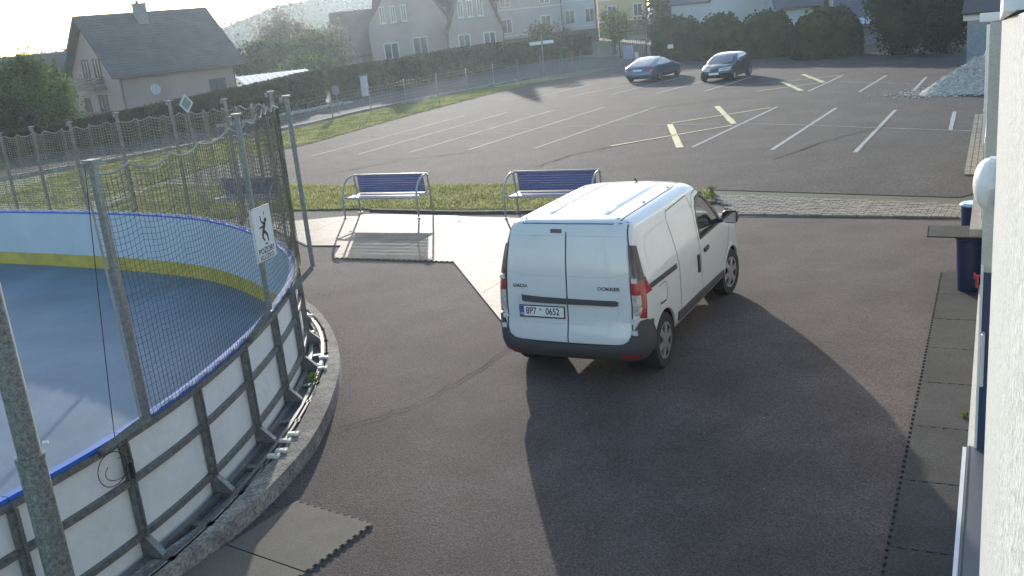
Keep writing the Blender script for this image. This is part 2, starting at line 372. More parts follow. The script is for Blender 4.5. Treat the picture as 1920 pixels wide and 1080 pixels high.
# paver strip: every block a piece of its own
pv = tag(MB().build('paver_strip', M_dirt), kind='structure')
pv2 = MB(); pv2.poly([(4.2, 19.5), (4.2, 17.1), (8.6, 14.75), (9.3, 15.2), (8.9, 16.0)], .012); pv.data = pv2.build('tmp', M_dirt).data.copy(); bpy.data.objects.remove(bpy.data.objects['tmp']); pv.name = 'paver_strip'
wd = Vector((.4618, .887, 0)); wq = Vector((-.887, .4618, 0))
stripoly = [(4.25, 19.35), (4.25, 17.25), (8.05, 15.0), (8.35, 15.85)]
bmb = MB(); bmb.poly([(-.096, -.046), (.093, -.043), (.093, .043), (-.093, .043)], 0, .03); bme = bmb.build('tmpb', M_paver).data; bpy.data.objects.remove(bpy.data.objects['tmpb'])
cand = []
pu = Vector((.86, -.51, 0)); pw = Vector((.51, .86, 0)); o0 = Vector((4.25, 17.25, 0))
for j in range(-2, 26):
    for i in range(-4, 30):
        p = o0+pu*(i*.2+(.1 if j % 2 else 0))+pw*(j*.1+.05); cand.append((p.x, p.y))
cand = np.array(cand); cand = cand[inpoly(cand[:, 0], cand[:, 1], stripoly)]
cand = cand[np.argsort(cand[:, 1])]
pa = math.atan2(pu.y, pu.x)
for k, (x, y) in enumerate(cand[:300]): meshlink('paver', bme, pv, (x, y, .012+rng.uniform(-.004, .004)), pa+rng.gauss(0, .012))
rest = MB()
for x, y in cand[300:]: rest.box((x, y, .026+rng.uniform(-.004, .004)), (.192, .092, .03), pa)
for j in range(46):          # light apron of blocks at the foot of the wall further on
    for i in range(3):
        p = wd*(21+j*.2)+wq*(.25+i*.11); rest.box((p.x, p.y, .026), (.19, .1, .03), math.atan2(.887, .4618))
o = rest.build('paver_field', M_paver, pv); o['kind'] = 'stuff'

# ------------------------------------------------------------------ rubber mats
def teeth_edge(a, b_, n, h, phase=1):
    a = np.array(a, float); b_ = np.array(b_, float); d = (b_-a)/n; L = np.linalg.norm(d); nn = np.array((d[1], -d[0]))/L*h; out = []
    for k in range(n):
        q = a+d*k
        if (k % 2 == 0) == (phase > 0): out += [q+d*.12, q+nn+d*-.02, q+nn+d*1.02, q+d*.88]
    return [tuple(p) for p in [a]+out]
def mat_poly(p0, du, dv, edges):
    c = [p0, p0+du, p0+du+dv, p0+dv]; P = []
    for k in range(4):
        a, b_ = c[k], c[(k+1) % 4]
        if edges[k]: P += teeth_edge(a, b_, 22, .022)
        else: P.append(tuple(a))
    return P
def clip(poly, a, b_):
    """keep the left side of a->b"""
    out = []; s_ = lambda p: (b_[0]-a[0])*(p[1]-a[1])-(b_[1]-a[1])*(p[0]-a[0])
    for i in range(len(poly)):
        p, q = poly[i], poly[(i+1) % len(poly)]; sp, sq = s_(p), s_(q)
        if sp >= 0: out.append(p)
        if sp*sq < 0: t = sp/(sp-sq); out.append((p[0]+(q[0]-p[0])*t, p[1]+(q[1]-p[1])*t))
    return out
def make_mat(P, m, label, group, z=.008, th=.018):
    b = MB(); b.poly(P, z, z+th); o = b.build('rubber_mat', m, tri=True); tag(o, label, 'rubber mat', group); return o
WD = np.array((.4618, .887)); WQ = np.array((-.887, .4618))   # along the wall, out from the wall
ords = ['first', 'second', 'third', 'fourth', 'fifth', 'sixth', 'seventh', 'eighth', 'ninth', 'tenth']
JT = [4.42, 5.46, 6.5, 7.55, 8.62, 9.69, 10.71, 11.71, 12.72, 13.74]
for k in range(9):
    t0, t1 = JT[k], JT[k+1]-.006; p0 = WD*t0+WQ*.09; du = WD*(t1-t0); dv = WQ*.475
    P = teeth_edge(tuple(p0+du), tuple(p0+du+dv), 10, -.012 if k < 8 else .02)+teeth_edge(tuple(p0+du+dv), tuple(p0+dv), 22, .024)+[tuple(p0+dv), tuple(p0)]
    lab = 'dark rubber mat, %s of the row along the house wall counted from the bins' % ords[8-k] if k < 8 else 'dark rubber mat at the bins, where the row along the house wall ends'
    make_mat([tuple(q) for q in P], M_matd, lab, 'rubber mats along the wall', .008+.001*(k % 2))
# pale mats under the benches
bu = np.array((.88, -.474)); bv = np.array((.474, .88)); S = 1.0
o2 = np.array((-3.18, 17.03))
near_lines = [((-4.55, 18.9), (-3.87, 18.3)), ((-3.87, 18.3), (-3.18, 17.03)), ((-3.18, 17.03), (-.95, 15.84)), ((-.95, 15.84), (.1, 11.6))]
region = [(-5.3, 22.05), (-4.9, 18.75), (-3.87, 18.3), (-3.18, 17.03), (-.95, 15.84), (-.05, 11.6), (3.0, 17.2), (.06, 19.05), (-.96, 19.75), (-2.9, 20.95), (-3.5, 21.0)]
cnt = 0
for j in range(-7, 7):
    for i in range(-4, 9):
        p0 = o2+bu*i*S+bv*j*S
        P = [tuple(p0), tuple(p0+bu*.994), tuple(p0+bu*.994+bv*.994), tuple(p0+bv*.994)]
        mb_ = None
        # clip against the convex pieces of the area
        pieces = [[(-5.3, 22.05), (-4.9, 18.75), (-3.87, 18.3), (-3.18, 17.03), (-3.18, 20.98), (-3.5, 21.0)], [(-3.18, 17.03), (-.95, 15.84), (-.95, 19.75), (-2.9, 20.95), (-3.18, 20.98)], [(-.95, 15.84), (-.05, 11.6), (3.0, 17.2), (.06, 19.05), (-.95, 19.75)]]
        polys = []
        for pc in pieces:
            Q = P
            for k in range(len(pc)):
                if len(Q) < 3: break
                Q = clip(Q, pc[k], pc[(k+1) % len(pc)])
            if len(Q) >= 3:
                A_ = abs(sum(Q[k][0]*Q[(k+1) % len(Q)][1]-Q[(k+1) % len(Q)][0]*Q[k][1] for k in range(len(Q))))/2
                if A_ > .02: polys.append(Q)
        if not polys: continue
        b = MB()
        for Q in polys: b.poly(Q, .008, .024+.001*((i+j) % 2))
        # interlocking teeth on the open edges
        for Q in polys:
            for k in range(len(Q)):
                a, c = np.array(Q[k]), np.array(Q[(k+1) % len(Q)])
                for la, lc in near_lines:
                    la_, lc_ = np.array(la), np.array(lc); dd = (lc_-la_)/np.linalg.norm(lc_-la_); nn = np.array((dd[1], -dd[0]))
                    if abs((a-la_)@nn) < .02 and abs((c-la_)@nn) < .02 and np.linalg.norm(c-a) > .1:
                        nt = int(np.linalg.norm(c-a)/.1)
                        for q in range(nt):
                            m_ = a+(c-a)*(q+.5)/nt+nn*.018; b.box((m_[0], m_[1], .015), (.055, .04, .014), math.atan2(dd[1], dd[0]))
        cnt += 1
        o = b.build('bench_mat', M_mat)
        cx_, cy_ = p0+bu*.5+bv*.5
        rows_ = ['thirteenth', 'twelfth', 'eleventh', 'tenth', 'ninth', 'eighth', 'seventh', 'sixth', 'fifth', 'fourth', 'third', 'second', 'first', 'top']
        tag(o, 'pale rubber mat under the benches, row %s from the grass, %s from the rink end' % (rows_[j+7], ['first', 'second', 'third', 'fourth', 'fifth', 'sixth', 'seventh', 'eighth', 'ninth', 'tenth', 'eleventh', 'twelfth', 'thirteenth'][i+4]), 'rubber mat', 'rubber mats under the benches')
# two loose mats lower left
a0 = np.array((-2.07, 7.62)); du = np.array((.72, -.52)); dv = np.array((-.42, -.62))*1.02
P = teeth_edge(a0, a0+du, 20, -.022)+teeth_edge(a0+du, a0+du+dv, 20, -.022)+teeth_edge(a0+du+dv, a0+dv, 20, .0)+teeth_edge(a0+dv, a0, 20, 0)
make_mat([tuple(p) for p in P], mat('rubber_mat_tan', (.165, .15, .122), .85, spec=.2, var=.12, vscale=3, speck=.12, sscale=90, bump=.12), 'loose tan rubber mat with toothed edges lying by the rink kerb', 'loose rubber mats by the rink', .008)
a1 = a0+dv*1.02; P = teeth_edge(a1, a1+du, 20, 0)+teeth_edge(a1+du, a1+du+dv, 20, -.022)+[tuple(a1+du+dv), tuple(a1+dv)]
make_mat([tuple(p) for p in P], MATS['rubber_mat_tan'], 'second loose tan rubber mat cut off by the bottom edge, joined to the first', 'loose rubber mats by the rink', .009)

# ------------------------------------------------------------------ rink
RP = Path2([(-4.7, 3.7), (-4.0, 4.75), (-3.42, 5.85), (-3.05, 6.7), (-2.79, 7.6), (-2.62, 8.7), (-2.55, 9.8), (-2.58, 10.9), (-2.75, 11.9), (-3.02, 12.7), (-3.42, 13.5), (-4.2, 14.75), (-5.3, 16.0), (-7.25, 17.38), (-9.95, 18.93), (-14, 21.1)])
SLAB, TOPZ = .15, 1.2
fl = [RP.at(t, -.02) for t in np.linspace(0, RP.L, 70)]+[(-24, 16), (-20, 3.7)]
sheet('rink_floor', fl, .13, M_rink)
CU = Path2([(-4.4, 3.6), (-3.75, 4.6), (-3.3, 5.5), (-2.79, 6.5), (-2.54, 6.98), (-2.35, 7.47), (-2.19, 8.05), (-2.07, 8.75), (-2.05, 9.79), (-2.13, 10.83), (-2.36, 11.91), (-2.74, 13.05), (-3.08, 13.75), (-3.82, 15.02), (-4.93, 16.38), (-6.95, 17.88), (-9.7, 19.48), (-14, 21.75)])
n = 120; A = [(*RP.at(t, .0), .127) for t in np.linspace(0, RP.L, n)]; B = [(*CU.at(CU.near(a_[0], a_[1]), -.1), .127) for a_ in A]
b = MB(); b.strip(A, B); o = b.build('rink_slab', M_concd); tag(o, kind='structure')
b = MB(); band(b, CU, 0, CU.L, -.22, 0, -.02, .165, .2)
tag(b.build('rink_kerb', M_conc, smooth=False), kind='structure')

rb = thing('rink_boards', 'white hockey rink boards with blue cap, yellow kick strip and grey frame', 'rink boards', (-2.6, 9.8, .13))
tA = RP.near(-3.06, 6.68)
posts = []; t = tA
while t > .6: posts.append(t); t -= 1.0
posts = posts[::-1]; t = tA+1.0
while t < RP.L-.3: posts.append(t); t += 1.0
edges = [0]+posts+[RP.L]
for a, c in zip(edges[:-1], edges[1:]):
    b = MB(); band(b, RP, a+.001, c-.001, -.02, .006, .36, TOPZ-.03, .2); b.build('board_panel', [M_board], rb)
    b = MB(); band(b, RP, a+.001, c-.001, -.026, -.0205, .371, TOPZ-.031, .2); b.build('inner_shade_sheet', M_boardsh, rb)  # added sheet, tinted with the shade of the white inner face
    b = MB(); band(b, RP, a+.001, c-.001, -.03, -.0205, .13, .37, .2); b.build('kick_strip', M_kick, rb)
    b = MB(); band(b, RP, a+.006, c-.006, -.006, .008, .15, .358, .2); b.build('lower_panel', M_board, rb)
    b = MB(); band(b, RP, a+.004, c-.004, -.035, .035, TOPZ-.03, TOPZ, .2); b.build('cap_rail', M_cap, rb)
    b = MB(); band(b, RP, a, c, .008, .05, TOPZ-.085, TOPZ-.031, .2); b.build('top_rail', M_galvd, rb)
    for z in (.80, .345):
        b = MB(); band(b, RP, a+.02, c-.02, .008, .05, z-.025, z+.025, .2); b.build('rail', M_galvd, rb)
for t in posts:
    b = MB(); x, y = RP.at(t, .04); an = RP.ang(t)
    b.box((x, y, (TOPZ-.09+.15)/2), (.055, .055, TOPZ-.09-.15+.0), an); b.box((*RP.at(t, .075), .66), (.012, .02, 1.0), an)
    b.build('frame_post', M_galvd, rb)
    b = MB(); # gusset at the foot
    e = np.array(RP.at(t, .07)); f_ = np.array(RP.at(t, .2)); sx = (math.cos(an)*.03, math.sin(an)*.03)
    V = []
    for s_ in (-1, 1):
        V += [(e[0]+s_*sx[0], e[1]+s_*sx[1], .17), (f_[0]+s_*sx[0], f_[1]+s_*sx[1], .17), (f_[0]+s_*sx[0], f_[1]+s_*sx[1], .2), (e[0]+s_*sx[0], e[1]+s_*sx[1], .345)]
    b.add(V, [(0, 1, 2, 3), (4, 7, 6, 5), (0, 4, 5, 1), (1, 5, 6, 2), (2, 6, 7, 3), (3, 7, 4, 0)]); b.build('gusset', M_galvd, rb)
for o1, o2_, z0, z1 in ((.05, .1, .13, .19), (.2, .235, .13, .175), (.255, .275, .13, .165)):
    b = MB(); band(b, RP, 0, RP.L, o1, o2_, z0, z1, .25); b.build('base_rail', M_galv, rb)
for t in np.arange(posts[0], 14.5, .5):
    b = MB(); x, y = RP.at(t, .17); b.box((x, y, .15), (.07, .24, .03), RP.ang(t)); b.build('cross_tie', M_galvd, rb)
for k, (u, v) in enumerate(((563, 582), (578, 597), (606, 676), (594, 691), (604, 696), (549, 820), (534, 833), (527, 852), (512, 862))):
    q = GP(u, v); q = (q[0]*.965, q[1]*.965); t = RP.near(*q)
    b = MB(); b.box((*q, .175), (.085, .045, .035), RP.ang(t)+math.pi/2); b.box((q[0]+.05, q[1]-.01, .17), (.035, .06, .045), RP.ang(t)+math.pi/2); b.build('clamp_block', M_clamp, rb)

# net posts
def net_post(x, y, zt, t, label, ze=1.33, wd_=.043):
    e = thing('net_post', label, 'net post', (x, y, ze), 0, 'galvanised posts of the rink net')
    b = MB(); an = RP.ang(t); b.box((x, y, (zt+ze)/2), (wd_, wd_, zt-ze), an); b.build('post', M_galv, e)
    b = MB(); p = RP.at(t, .05); b.bar((x, y, ze), (p[0], p[1], ze-.3), .055, .055); b.build('bracket_arm', M_galvd, e)
    b = MB(); b.box((x, y, zt+.008), (.085, .085, .016), an); c = Vector((p[0]-x, p[1]-y, 0)).normalized()*.06; b.box((x+c.x, y+c.y, zt-.03), (.03, .03, .05), an); b.build('post_cap', M_galv, e)
PL = [(-2.63, 6.28, 3.26, 'net post nearest the camera, with a black cable beside it'), (-2.31, 8.78, 3.29, 'net post that carries the white warning sign'),
      (-2.17, 10.35, 3.32, 'net post at the near end of the net corner, standing before the first bench'), (-2.83, 12.6, 3.27, 'net post just behind the one before the first bench'),
      (-4.25, 15.6, 3.08, 'net post in front of the hedge, left of the net corner'), (-5.5, 16.75, 3.08, 'net post under the diamond road sign'),
      (-6.72, 17.5, 2.93, 'net post below the right end of the house with the balcony'), (-7.85, 18.15, 2.81, 'net post below the left corner of the balcony house'),
      (-8.85, 18.75, 2.76, 'net post below the big green garden tree'), (-9.75, 19.3, 2.66, 'net post at the left picture edge')]
for k, (x, y, zt, lab) in enumerate(PL):
    t = RP.near(x, y); net_post(x, y, zt, t, lab, 1.46 if k < 4 else 1.15)
# big lamp pole in front, lower left
pp = (-3.02, 5.42)
e = thing('lamp_pole', 'thick galvanised sleeve-jointed pole in front of the rink, lower left', 'pole', (*pp, .13))
b = MB(); b.tube([(*pp, .13), (*pp, 1.62)], .082, 24); b.tube([(*pp, 1.6), (*pp, 1.63)], .087, 24); b.build('lower_tube', M_galvp, e, True)
b = MB(); b.tube([(*pp, 1.6), (*pp, 6.5)], .066, 24); b.build('upper_tube', M_galvp, e, True)
b = MB(); b.tube([(pp[0]+.07, pp[1]+.05, 1.68), (pp[0]+.1, pp[1]+.06, 1.68)], .012, 8); b.tube([(pp[0]+.069, pp[1]+.02, 1.6), (pp[0]+.069, pp[1]+.02, 4.5)], .004, 6); b.build('earth_wire', M_clamp, e)

# nets ---------------------------------------------------------------
def net(name, label, t0, t1, cell, topf, foldf, r, m, nv=None):
    L = t1-t0; nvv = int(L/cell); hs = int(1.95/cell)
    V = []; F = []
    def strand(P):
        P = np.array(P); n_ = len(P); T = np.gradient(P, axis=0); T /= np.linalg.norm(T, axis=1)[:, None]+1e-9
        up = np.array((0, 0, 1.)) if abs(T[n_//2, 2]) < .7 else np.array((1., 0, 0))
        U = np.cross(T, up); U /= np.linalg.norm(U, axis=1)[:, None]+1e-9; W_ = np.cross(T, U); o = sum(len(x) for x in V)
        ring = [P+r*(math.cos(a)*U+math.sin(a)*W_) for a in (0, 2.09, 4.19)]
        V.append(np.stack(ring, 1).reshape(-1, 3))
        i = np.arange(n_-1)
        for k in range(3): F.append(np.stack([o+i*3+k, o+i*3+(k+1) % 3, o+(i+1)*3+(k+1) % 3, o+(i+1)*3+k], 1))
    def pt(t, s_):
        zt = topf(t); z = TOPZ+.0+(zt-TOPZ)*s_; off, dt = foldf(t, s_); x, y = RP.at(t+dt, off); return (x, y, z)
    for k in range(nvv+1):
        t = t0+L*k/nvv; strand([pt(t, s_) for s_ in np.linspace(0, 1, 16)])
    for j in range(hs+1):
        strand([pt(t, j/hs) for t in np.linspace(t0, t1, int(nvv*.8))])
    e = thing(name, label, 'net', (*RP.at((t0+t1)/2), TOPZ))
    o = npmesh('netting', np.concatenate(V), np.concatenate(F), m, e); o['kind'] = 'stuff'
    b = MB(); b.tube([pt(t, 1) for t in np.linspace(t0, t1, int(L/.04))], .009, 6); b.build('top_rope', M_rope, e, True)
    b = MB(); P = []
    for i, t in enumerate(np.linspace(t0, t1, int(L/.06))): x, y = RP.at(t, .04); P.append((x, y, TOPZ+.012+.012*math.sin(i*1.3)))
    b.tube(P, .01, 5); b.build('lacing_rope', mat('lacing', (.55, .57, .6), .8), e, True)
    b = MB(); b.tube([pt(t0, s_) for s_ in np.linspace(0, 1, 24)], .009, 5); b.build('edge_rope', M_rope, e, True)
    return e
tC, tB = RP.near(-2.6, 9.2), RP.near(-2.62, 11.2)
sc1 = [tA+.17, tA+.62, tA+1.15, tA+1.75, tC, tC+.42, tC+.85, tC+1.3, tC+1.75, tB+.1, tB+1.6]
sc2 = list(np.arange(tB+.9, RP.L-.2, .42))
def scallop(sp, t, ztop, depth):
    for a, c in zip(sp[:-1], sp[1:]):
        if a <= t <= c: u = (t-a)/(c-a); return ztop-depth*4*u*(1-u)*(.75+.5*((a*7) % 1))
    return ztop
f1 = lambda t: scallop(sc1, t, 3.16-.05*math.sin((t-tA)*1.2), .06)
def fold1(t, s_):
    k = max(0, (t-tB+.2))
    return (.09+.03*math.sin(t*3.1)*s_+min(k, 1)*.022*math.sin(t*12+s_*1.5), .12*min(1, max(0, 1-(t-tA)/.4))*(1-s_)*-0+.0)
net('near_net', 'dark safety net along the near rink boards, with scalloped top rope', tA+.17, tB+1.0, .05, f1, fold1, .0022, M_net)
tEnd = RP.near(-10.4, 19.2)
f2 = lambda t: scallop(sc2, t, 3.12-.5*min(1, max(0, (t-tB-2)/9)), .06)
def fold2(t, s_): return (.1+.03*math.sin(t*9)+.008*math.sin(t*23+s_*3), 0)
net('far_net', 'loosely bunched pale net along the far rink boards under the balcony house', tB+.9, tEnd+1, .06, f2, fold2, .0062, M_netl)
# black cable down the nearest post
e = thing('cable', 'thin black cable hanging from the nearest net post, coiled at the boards', 'cable', (-3.0, 6.55, 1.2))
b = MB(); b.tube([(-2.86, 6.70, 3.18), (-2.93, 6.66, 2.4), (-2.99, 6.6, 1.6), (-3.02, 6.58, 1.2), (-2.99, 6.58, .95), (-3.0, 6.6, .85)], .0035, 5); b.build('drop_wire', M_wire, e)
b = MB(); P = []
for k in range(26):
    a = k/25*2*math.pi*1.15; P.append((-3.05+.13*math.sin(a)*.46, 6.50+.13*math.sin(a)*.88, 1.0+.13*math.cos(a)))
b.tube(P, .0035, 5); P2 = [(p[0]+.03, p[1]+.05, .98+(p[2]-1)*.6) for p in P[:20]]; b.tube(P2, .003, 5); b.build('cable_loop', M_wire, e)
b = MB(); b.box((-2.955, 6.60, .93), (.03, .03, .12)); b.build('connector', M_blackp, e)

# warning sign on the second post
def text(s, size, m, parent, Mx, name, ext=.001, align='CENTER', boldscale=1.0):
    cu = bpy.data.curves.new(name, 'FONT'); cu.body = s; cu.size = size; cu.extrude = ext; cu.align_x = align; cu.align_y = 'CENTER'; cu.offset = size*.018*boldscale
    o = bpy.data.objects.new(name, cu); COL.objects.link(o); dg = bpy.context.evaluated_depsgraph_get(); me = bpy.data.meshes.new_from_object(o.evaluated_get(dg))
    bpy.data.objects.remove(o); me.transform(Mx); me.materials.clear(); me.materials.append(m)
    o = bpy.data.objects.new(name, me); COL.objects.link(o); hang(o, parent); return o
def frame_mat(origin, xdir, ydir):
    x = Vector(xdir).normalized(); y = Vector(ydir); y = (y-x*y.dot(x)).normalized(); z = x.cross(y)
    return Matrix(((x.x, y.x, z.x, origin[0]), (x.y, y.y, z.y, origin[1]), (x.z, y.z, z.z, origin[2]), (0, 0, 0, 1)))
sx = Vector((.30, .95, 0)).normalized(); so_ = Vector((-2.28, 8.76, 2.2))
sn = Vector((sx.y, -sx.x, 0))
so_ = so_+sn*.042
e = thing('warning_sign', 'white warning sign with slipping figure, fixed to a net post', 'sign', so_)
b = MB(); b.box(so_, (.34, .012, .50), math.atan2(sx.y, sx.x)); b.build('plate', mat('sign_white', (.62, .64, .62), .5, var=.03), e)
F_ = frame_mat(so_+sn*.0065, sx, (0, 0, 1)); M_sb = mat('sign_black', (.03, .03, .035), .6); M_sg = mat('sign_grey', (.12, .13, .14), .6)
def flat(pts, nm, m, d=.001):
    mb = MB(); mb.add([F_@Vector((p[0], p[1], 0)) for p in pts]+[F_@Vector((p[0], p[1], d)) for p in pts], [tuple(range(len(pts)-1, -1, -1)), tuple(range(len(pts), 2*len(pts)))]+[(i, (i+1) % len(pts), len(pts)+(i+1) % len(pts), len(pts)+i) for i in range(len(pts))]); return mb
def limb(mb, a, c, w1, w2):
    a, c = Vector((*a, 0)), Vector((*c, 0)); d = (c-a).normalized(); n_ = Vector((-d.y, d.x, 0))
    q = [a+n_*w1, a-n_*w1, c-n_*w2, c+n_*w2]; mb.add([F_@(p+Vector((0, 0, z))) for z in (0, .0015) for p in q], [(0, 1, 2, 3), (4, 7, 6, 5), (0, 4, 5, 1), (1, 5, 6, 2), (2, 6, 7, 3), (3, 7, 4, 0)])
mb = MB()
mb.add([F_@Vector((.055+.022*math.cos(a), .118+.022*math.sin(a), .0015)) for a in np.linspace(0, 2*math.pi, 13)[:-1]], [tuple(range(12))]); mb.build('pictogram_head', M_sb, e); mb = MB()
limb(mb, (.04, .1), (0, .03), .02, .018); limb(mb, (0, .03), (.055, -.02), .017, .012); limb(mb, (.055, -.02), (.06, -.08), .012, .008)
limb(mb, (0, .03), (-.03, -.03), .016, .012); limb(mb, (-.03, -.03), (.0, -.065), .012, .008); limb(mb, (.03, .08), (-.02, .12), .01, .007); limb(mb, (-.02, .12), (-.02, .17), .007, .006)
limb(mb, (.02, .07), (-.06, .06), .01, .007); limb(mb, (.0, -.095), (.04, -.1), .008, .006); limb(mb, (.05, .165), (.05, .2), .004, .004)
o = mb.build('pictogram', M_sb, e); o['kind'] = 'stuff'
text('POZOR!', .075, M_sb, e, F_@Matrix.Translation((0, -.155, .0005)), 'sign_heading', .0008, boldscale=.6)
text('KLUZKO', .062, M_sg, e, F_@Matrix.Translation((0, -.215, .0005)), 'sign_text', .0008)
mb = MB()
for (cx, cy, sx_, sy_) in ((0, .247, .33, .005), (0, -.247, .33, .005), (-.166, 0, .005, .5), (.166, 0, .005, .5)):
    mb.add([F_@Vector((cx+i*sx_/2, cy+j*sy_/2, .0012)) for i, j in ((-1, -1), (1, -1), (1, 1), (-1, 1))], [(0, 1, 2, 3)])
mb.build('border', M_sg, e)
# weeds growing at the kerb
def weed(x, y, z, n_, h, label):
    e = MB()
    for k in range(n_):
        a = rng.uniform(0, 6.28); r_ = rng.uniform(.01, h*.8); q = Vector((x+r_*math.cos(a)*.6, y+r_*math.sin(a)*.6, z+rng.uniform(.01, h))); s_ = rng.uniform(.012, .026)
        u = Vector((rng.gauss(0, 1), rng.gauss(0, 1), rng.gauss(0, .6))).normalized(); v_ = u.orthogonal().normalized()
        e.add([q-u*s_, q+v_*s_*.5, q+u*s_, q-v_*s_*.5], [(0, 1, 2, 3)])
    for k in range(5):
        a = rng.uniform(0, 6.28); e.bar((x, y, z), (x+.04*math.cos(a), y+.04*math.sin(a), z+h*.8), .003, .003)
    tag(e.build('weed', leafmat('weed_leaf', (.08, .14, .03), (.16, .24, .05), 20, .3)), label, 'plant')
q = GP(588, 716); weed(q[0]*.96, q[1]*.96, .13, 130, .13, 'small green weed growing in the gap of the rink kerb')

mb = MB()
for k in range(260):
    t = rng.uniform(2, 13.5); x, y = CU.at(t, abs(rng.gauss(0, .12))+.02); s_ = rng.uniform(.005, .013); mb.box((x, y, .009), (s_, s_*.8, s_*.25), rng.uniform(0, 3))
for k in range(90):
    x, y = rng.uniform(-2, 5.5), rng.uniform(7, 16); s_ = rng.uniform(.008, .016); mb.box((x, y, .009), (s_*1.3, s_*.8, s_*.15), rng.uniform(0, 3))
tag(mb.build('grit', mat('grit_pale', (.25, .22, .17), .9, var=.4, vscale=30)), 'small stones and grit lying along the foot of the kerb', None, None, 'stuff')

# ------------------------------------------------------------------ benches
def bench():
    e = thing('park_bench', '', 'bench', (0, 0, 0), 0, 'blue perforated benches on the pale mats', local=True)
    W = 1.87; D = .55
    for s_ in (0, W):
        b = MB(); P = catmull([(s_, 0, 0), (s_, -.005, .42), (s_, .04, .60), (s_, .15, .74), (s_, .30, .82), (s_, .44, .845)], 6); b.tube(P, .021, 10); b.build('leg', M_steelb, e, True)
        b = MB(); b.tube([(s_, D+.06, 0), (s_, D+.03, .42), (s_, D-.02, .845)], .021, 10); b.build('leg', M_steelb, e, True)
        b = MB(); b.tube([(s_, 0, .43), (s_, D+.03, .43)], .017, 8); b.build('seat_bearer', M_steelb, e, True)
        b = MB(); b.box((s_, 0, .006), (.07, .07, .012)); b.box((s_, D+.06, .006), (.07, .07, .012)); b.build('foot_plate', M_steelb, e)
    b = MB(); b.tube([(0, D-.02, .85), (W, D-.02, .85)], .02, 10); b.build('top_rail', M_steelb, e, True)
    b = MB(); b.tube([(0, .01, .43), (W, .01, .43)], .016, 8); b.tube([(0, D, .43), (W, D, .43)], .016, 8); b.build('seat_rail', M_steelb, e, True)
    def perforated(name, y0, z0, y1, z1, rows):
        b = MB(); x0, x1 = .09, W-.09; nxc = 50; dx = (x1-x0)/nxc
        def P(x, s_, off=0): return (x, y0+(y1-y0)*s_, z0+(z1-z0)*s_+off)
        s0 = 0; hr = .5/rows
        for r_ in range(rows):
            a0 = r_/rows; a1 = (r_+.66)/rows; a2 = (r_+1)/rows
            b.add([P(x0, a0), P(x1, a0), P(x1, a1), P(x0, a1)], [(0, 1, 2, 3)])
            for k in range(nxc+1):
                xx = x0+k*dx-(dx*.25 if r_ % 2 else 0); xa, xb = max(x0, xx-dx*.33), min(x1, xx+dx*.33)
                if xb > xa: b.add([P(xa, a1), P(xb, a1), P(xb, a2), P(xa, a2)], [(0, 1, 2, 3)])
        b.add([P(x0, 1-.02), P(x1, 1-.02), P(x1, 1), P(x0, 1)], [(0, 1, 2, 3)])
        ln = math.hypot(y1-y0, z1-z0); ny, nz_ = -(z1-z0)/ln*.004, (y1-y0)/ln*.004
        for yy, zz in ((y0, z0), (y1, z1)): b.bar((x0, yy, zz), (x1, yy, zz), .014, .014)
        b.build(name, M_benchb, e)
    perforated('seat', .03, .445, D-.02, .445, 7)
    perforated('backrest', D+.0, .47, D-.035, .825, 7)
    return e
b0 = bench(); ux, uy = 1.70, -.84; ba = math.atan2(uy, ux)
bl = ['blue perforated metal bench seen through the rink net', 'blue perforated metal bench standing free between the net and the van', 'blue perforated metal bench half hidden behind the white van roof']
bp = [(-6.93, 22.45), (-3.48, 20.76), (.02, 18.98)]
for k in range(3):
    o = b0 if k == 0 else dup_tree(b0); o.location = (*bp[k], .026); o.rotation_euler = (0, 0, ba); o['label'] = bl[k]

# ------------------------------------------------------------------ vehicles
class Body:
    def __init__(s, tab, L, bowr=.03, bowf=.06, bend=.03):
        s.T = np.array(tab, float); s.L = L; s.bowr, s.bowf, s.bend = bowr, bowf, bend
    def par(s, z): return [np.interp(z, s.T[:, 0], s.T[:, k]) for k in range(1, 6)]
    def lim(s, z):
        xr, xf, w_, rr, rf = s.par(z); return xr+s.bowr+rr, xf-s.bowf-rf, w_, rr, rf
    def p(s, t, z, side=1):
        xr, xf, w_, rr, rf = s.par(z); a0 = xr+s.bowr; a1 = xf-s.bowf
        if t <= 1: y = t*(w_-rr); x = xr+s.bowr*t*t
        elif t <= 2: a = (t-1)*math.pi/2; y = w_-rr+rr*math.sin(a); x = a0+rr*(1-math.cos(a))
        elif t <= 3: x = a0+rr+(t-2)*(a1-rf-a0-rr); y = w_
        elif t <= 4: a = (t-3)*math.pi/2; y = w_-rf+rf*math.cos(a); x = a1-rf+rf*math.sin(a)
        else: y = (5-t)*(w_-rf); x = a1+s.bowf*(1-(5-t)**2)
        y *= 1-s.bend*abs((x-s.L/2)/(s.L/2))**3
        return Vector((x, side*y, z))
    def n(s, t, z, side=1):
        e = .01; a = s.p(max(t-e, 0), z, side); b = s.p(min(t+e, 5), z, side); c = s.p(t, z-e, side); d = s.p(t, z+e, side)
        v = (b-a).cross(d-c)
        if v.length < 1e-9: return Vector((-1, 0, 0))
        v.normalize(); q = s.p(t, z, side)-Vector((s.L*.45, 0, .8))
        return v if v.dot(q) > 0 else -v
    def tx(s, x, z): a, b, *_ = s.lim(z); return 2+(x-a)/(b-a)
    def ty(s, y, z): xr, xf, w_, rr, rf = s.par(z); return abs(y)/(w_-rr) if abs(y) < w_-rr else 1+min(1, (abs(y)-(w_-rr))/rr)
def resample(P, n):
    P = np.array(P, float); d = np.concatenate([[0], np.cumsum(np.linalg.norm(np.diff(P, axis=0), axis=1)+1e-9)])
    return np.stack([np.interp(np.linspace(0, d[-1], n), d, P[:, k]) for k in range(P.shape[1])], 1)
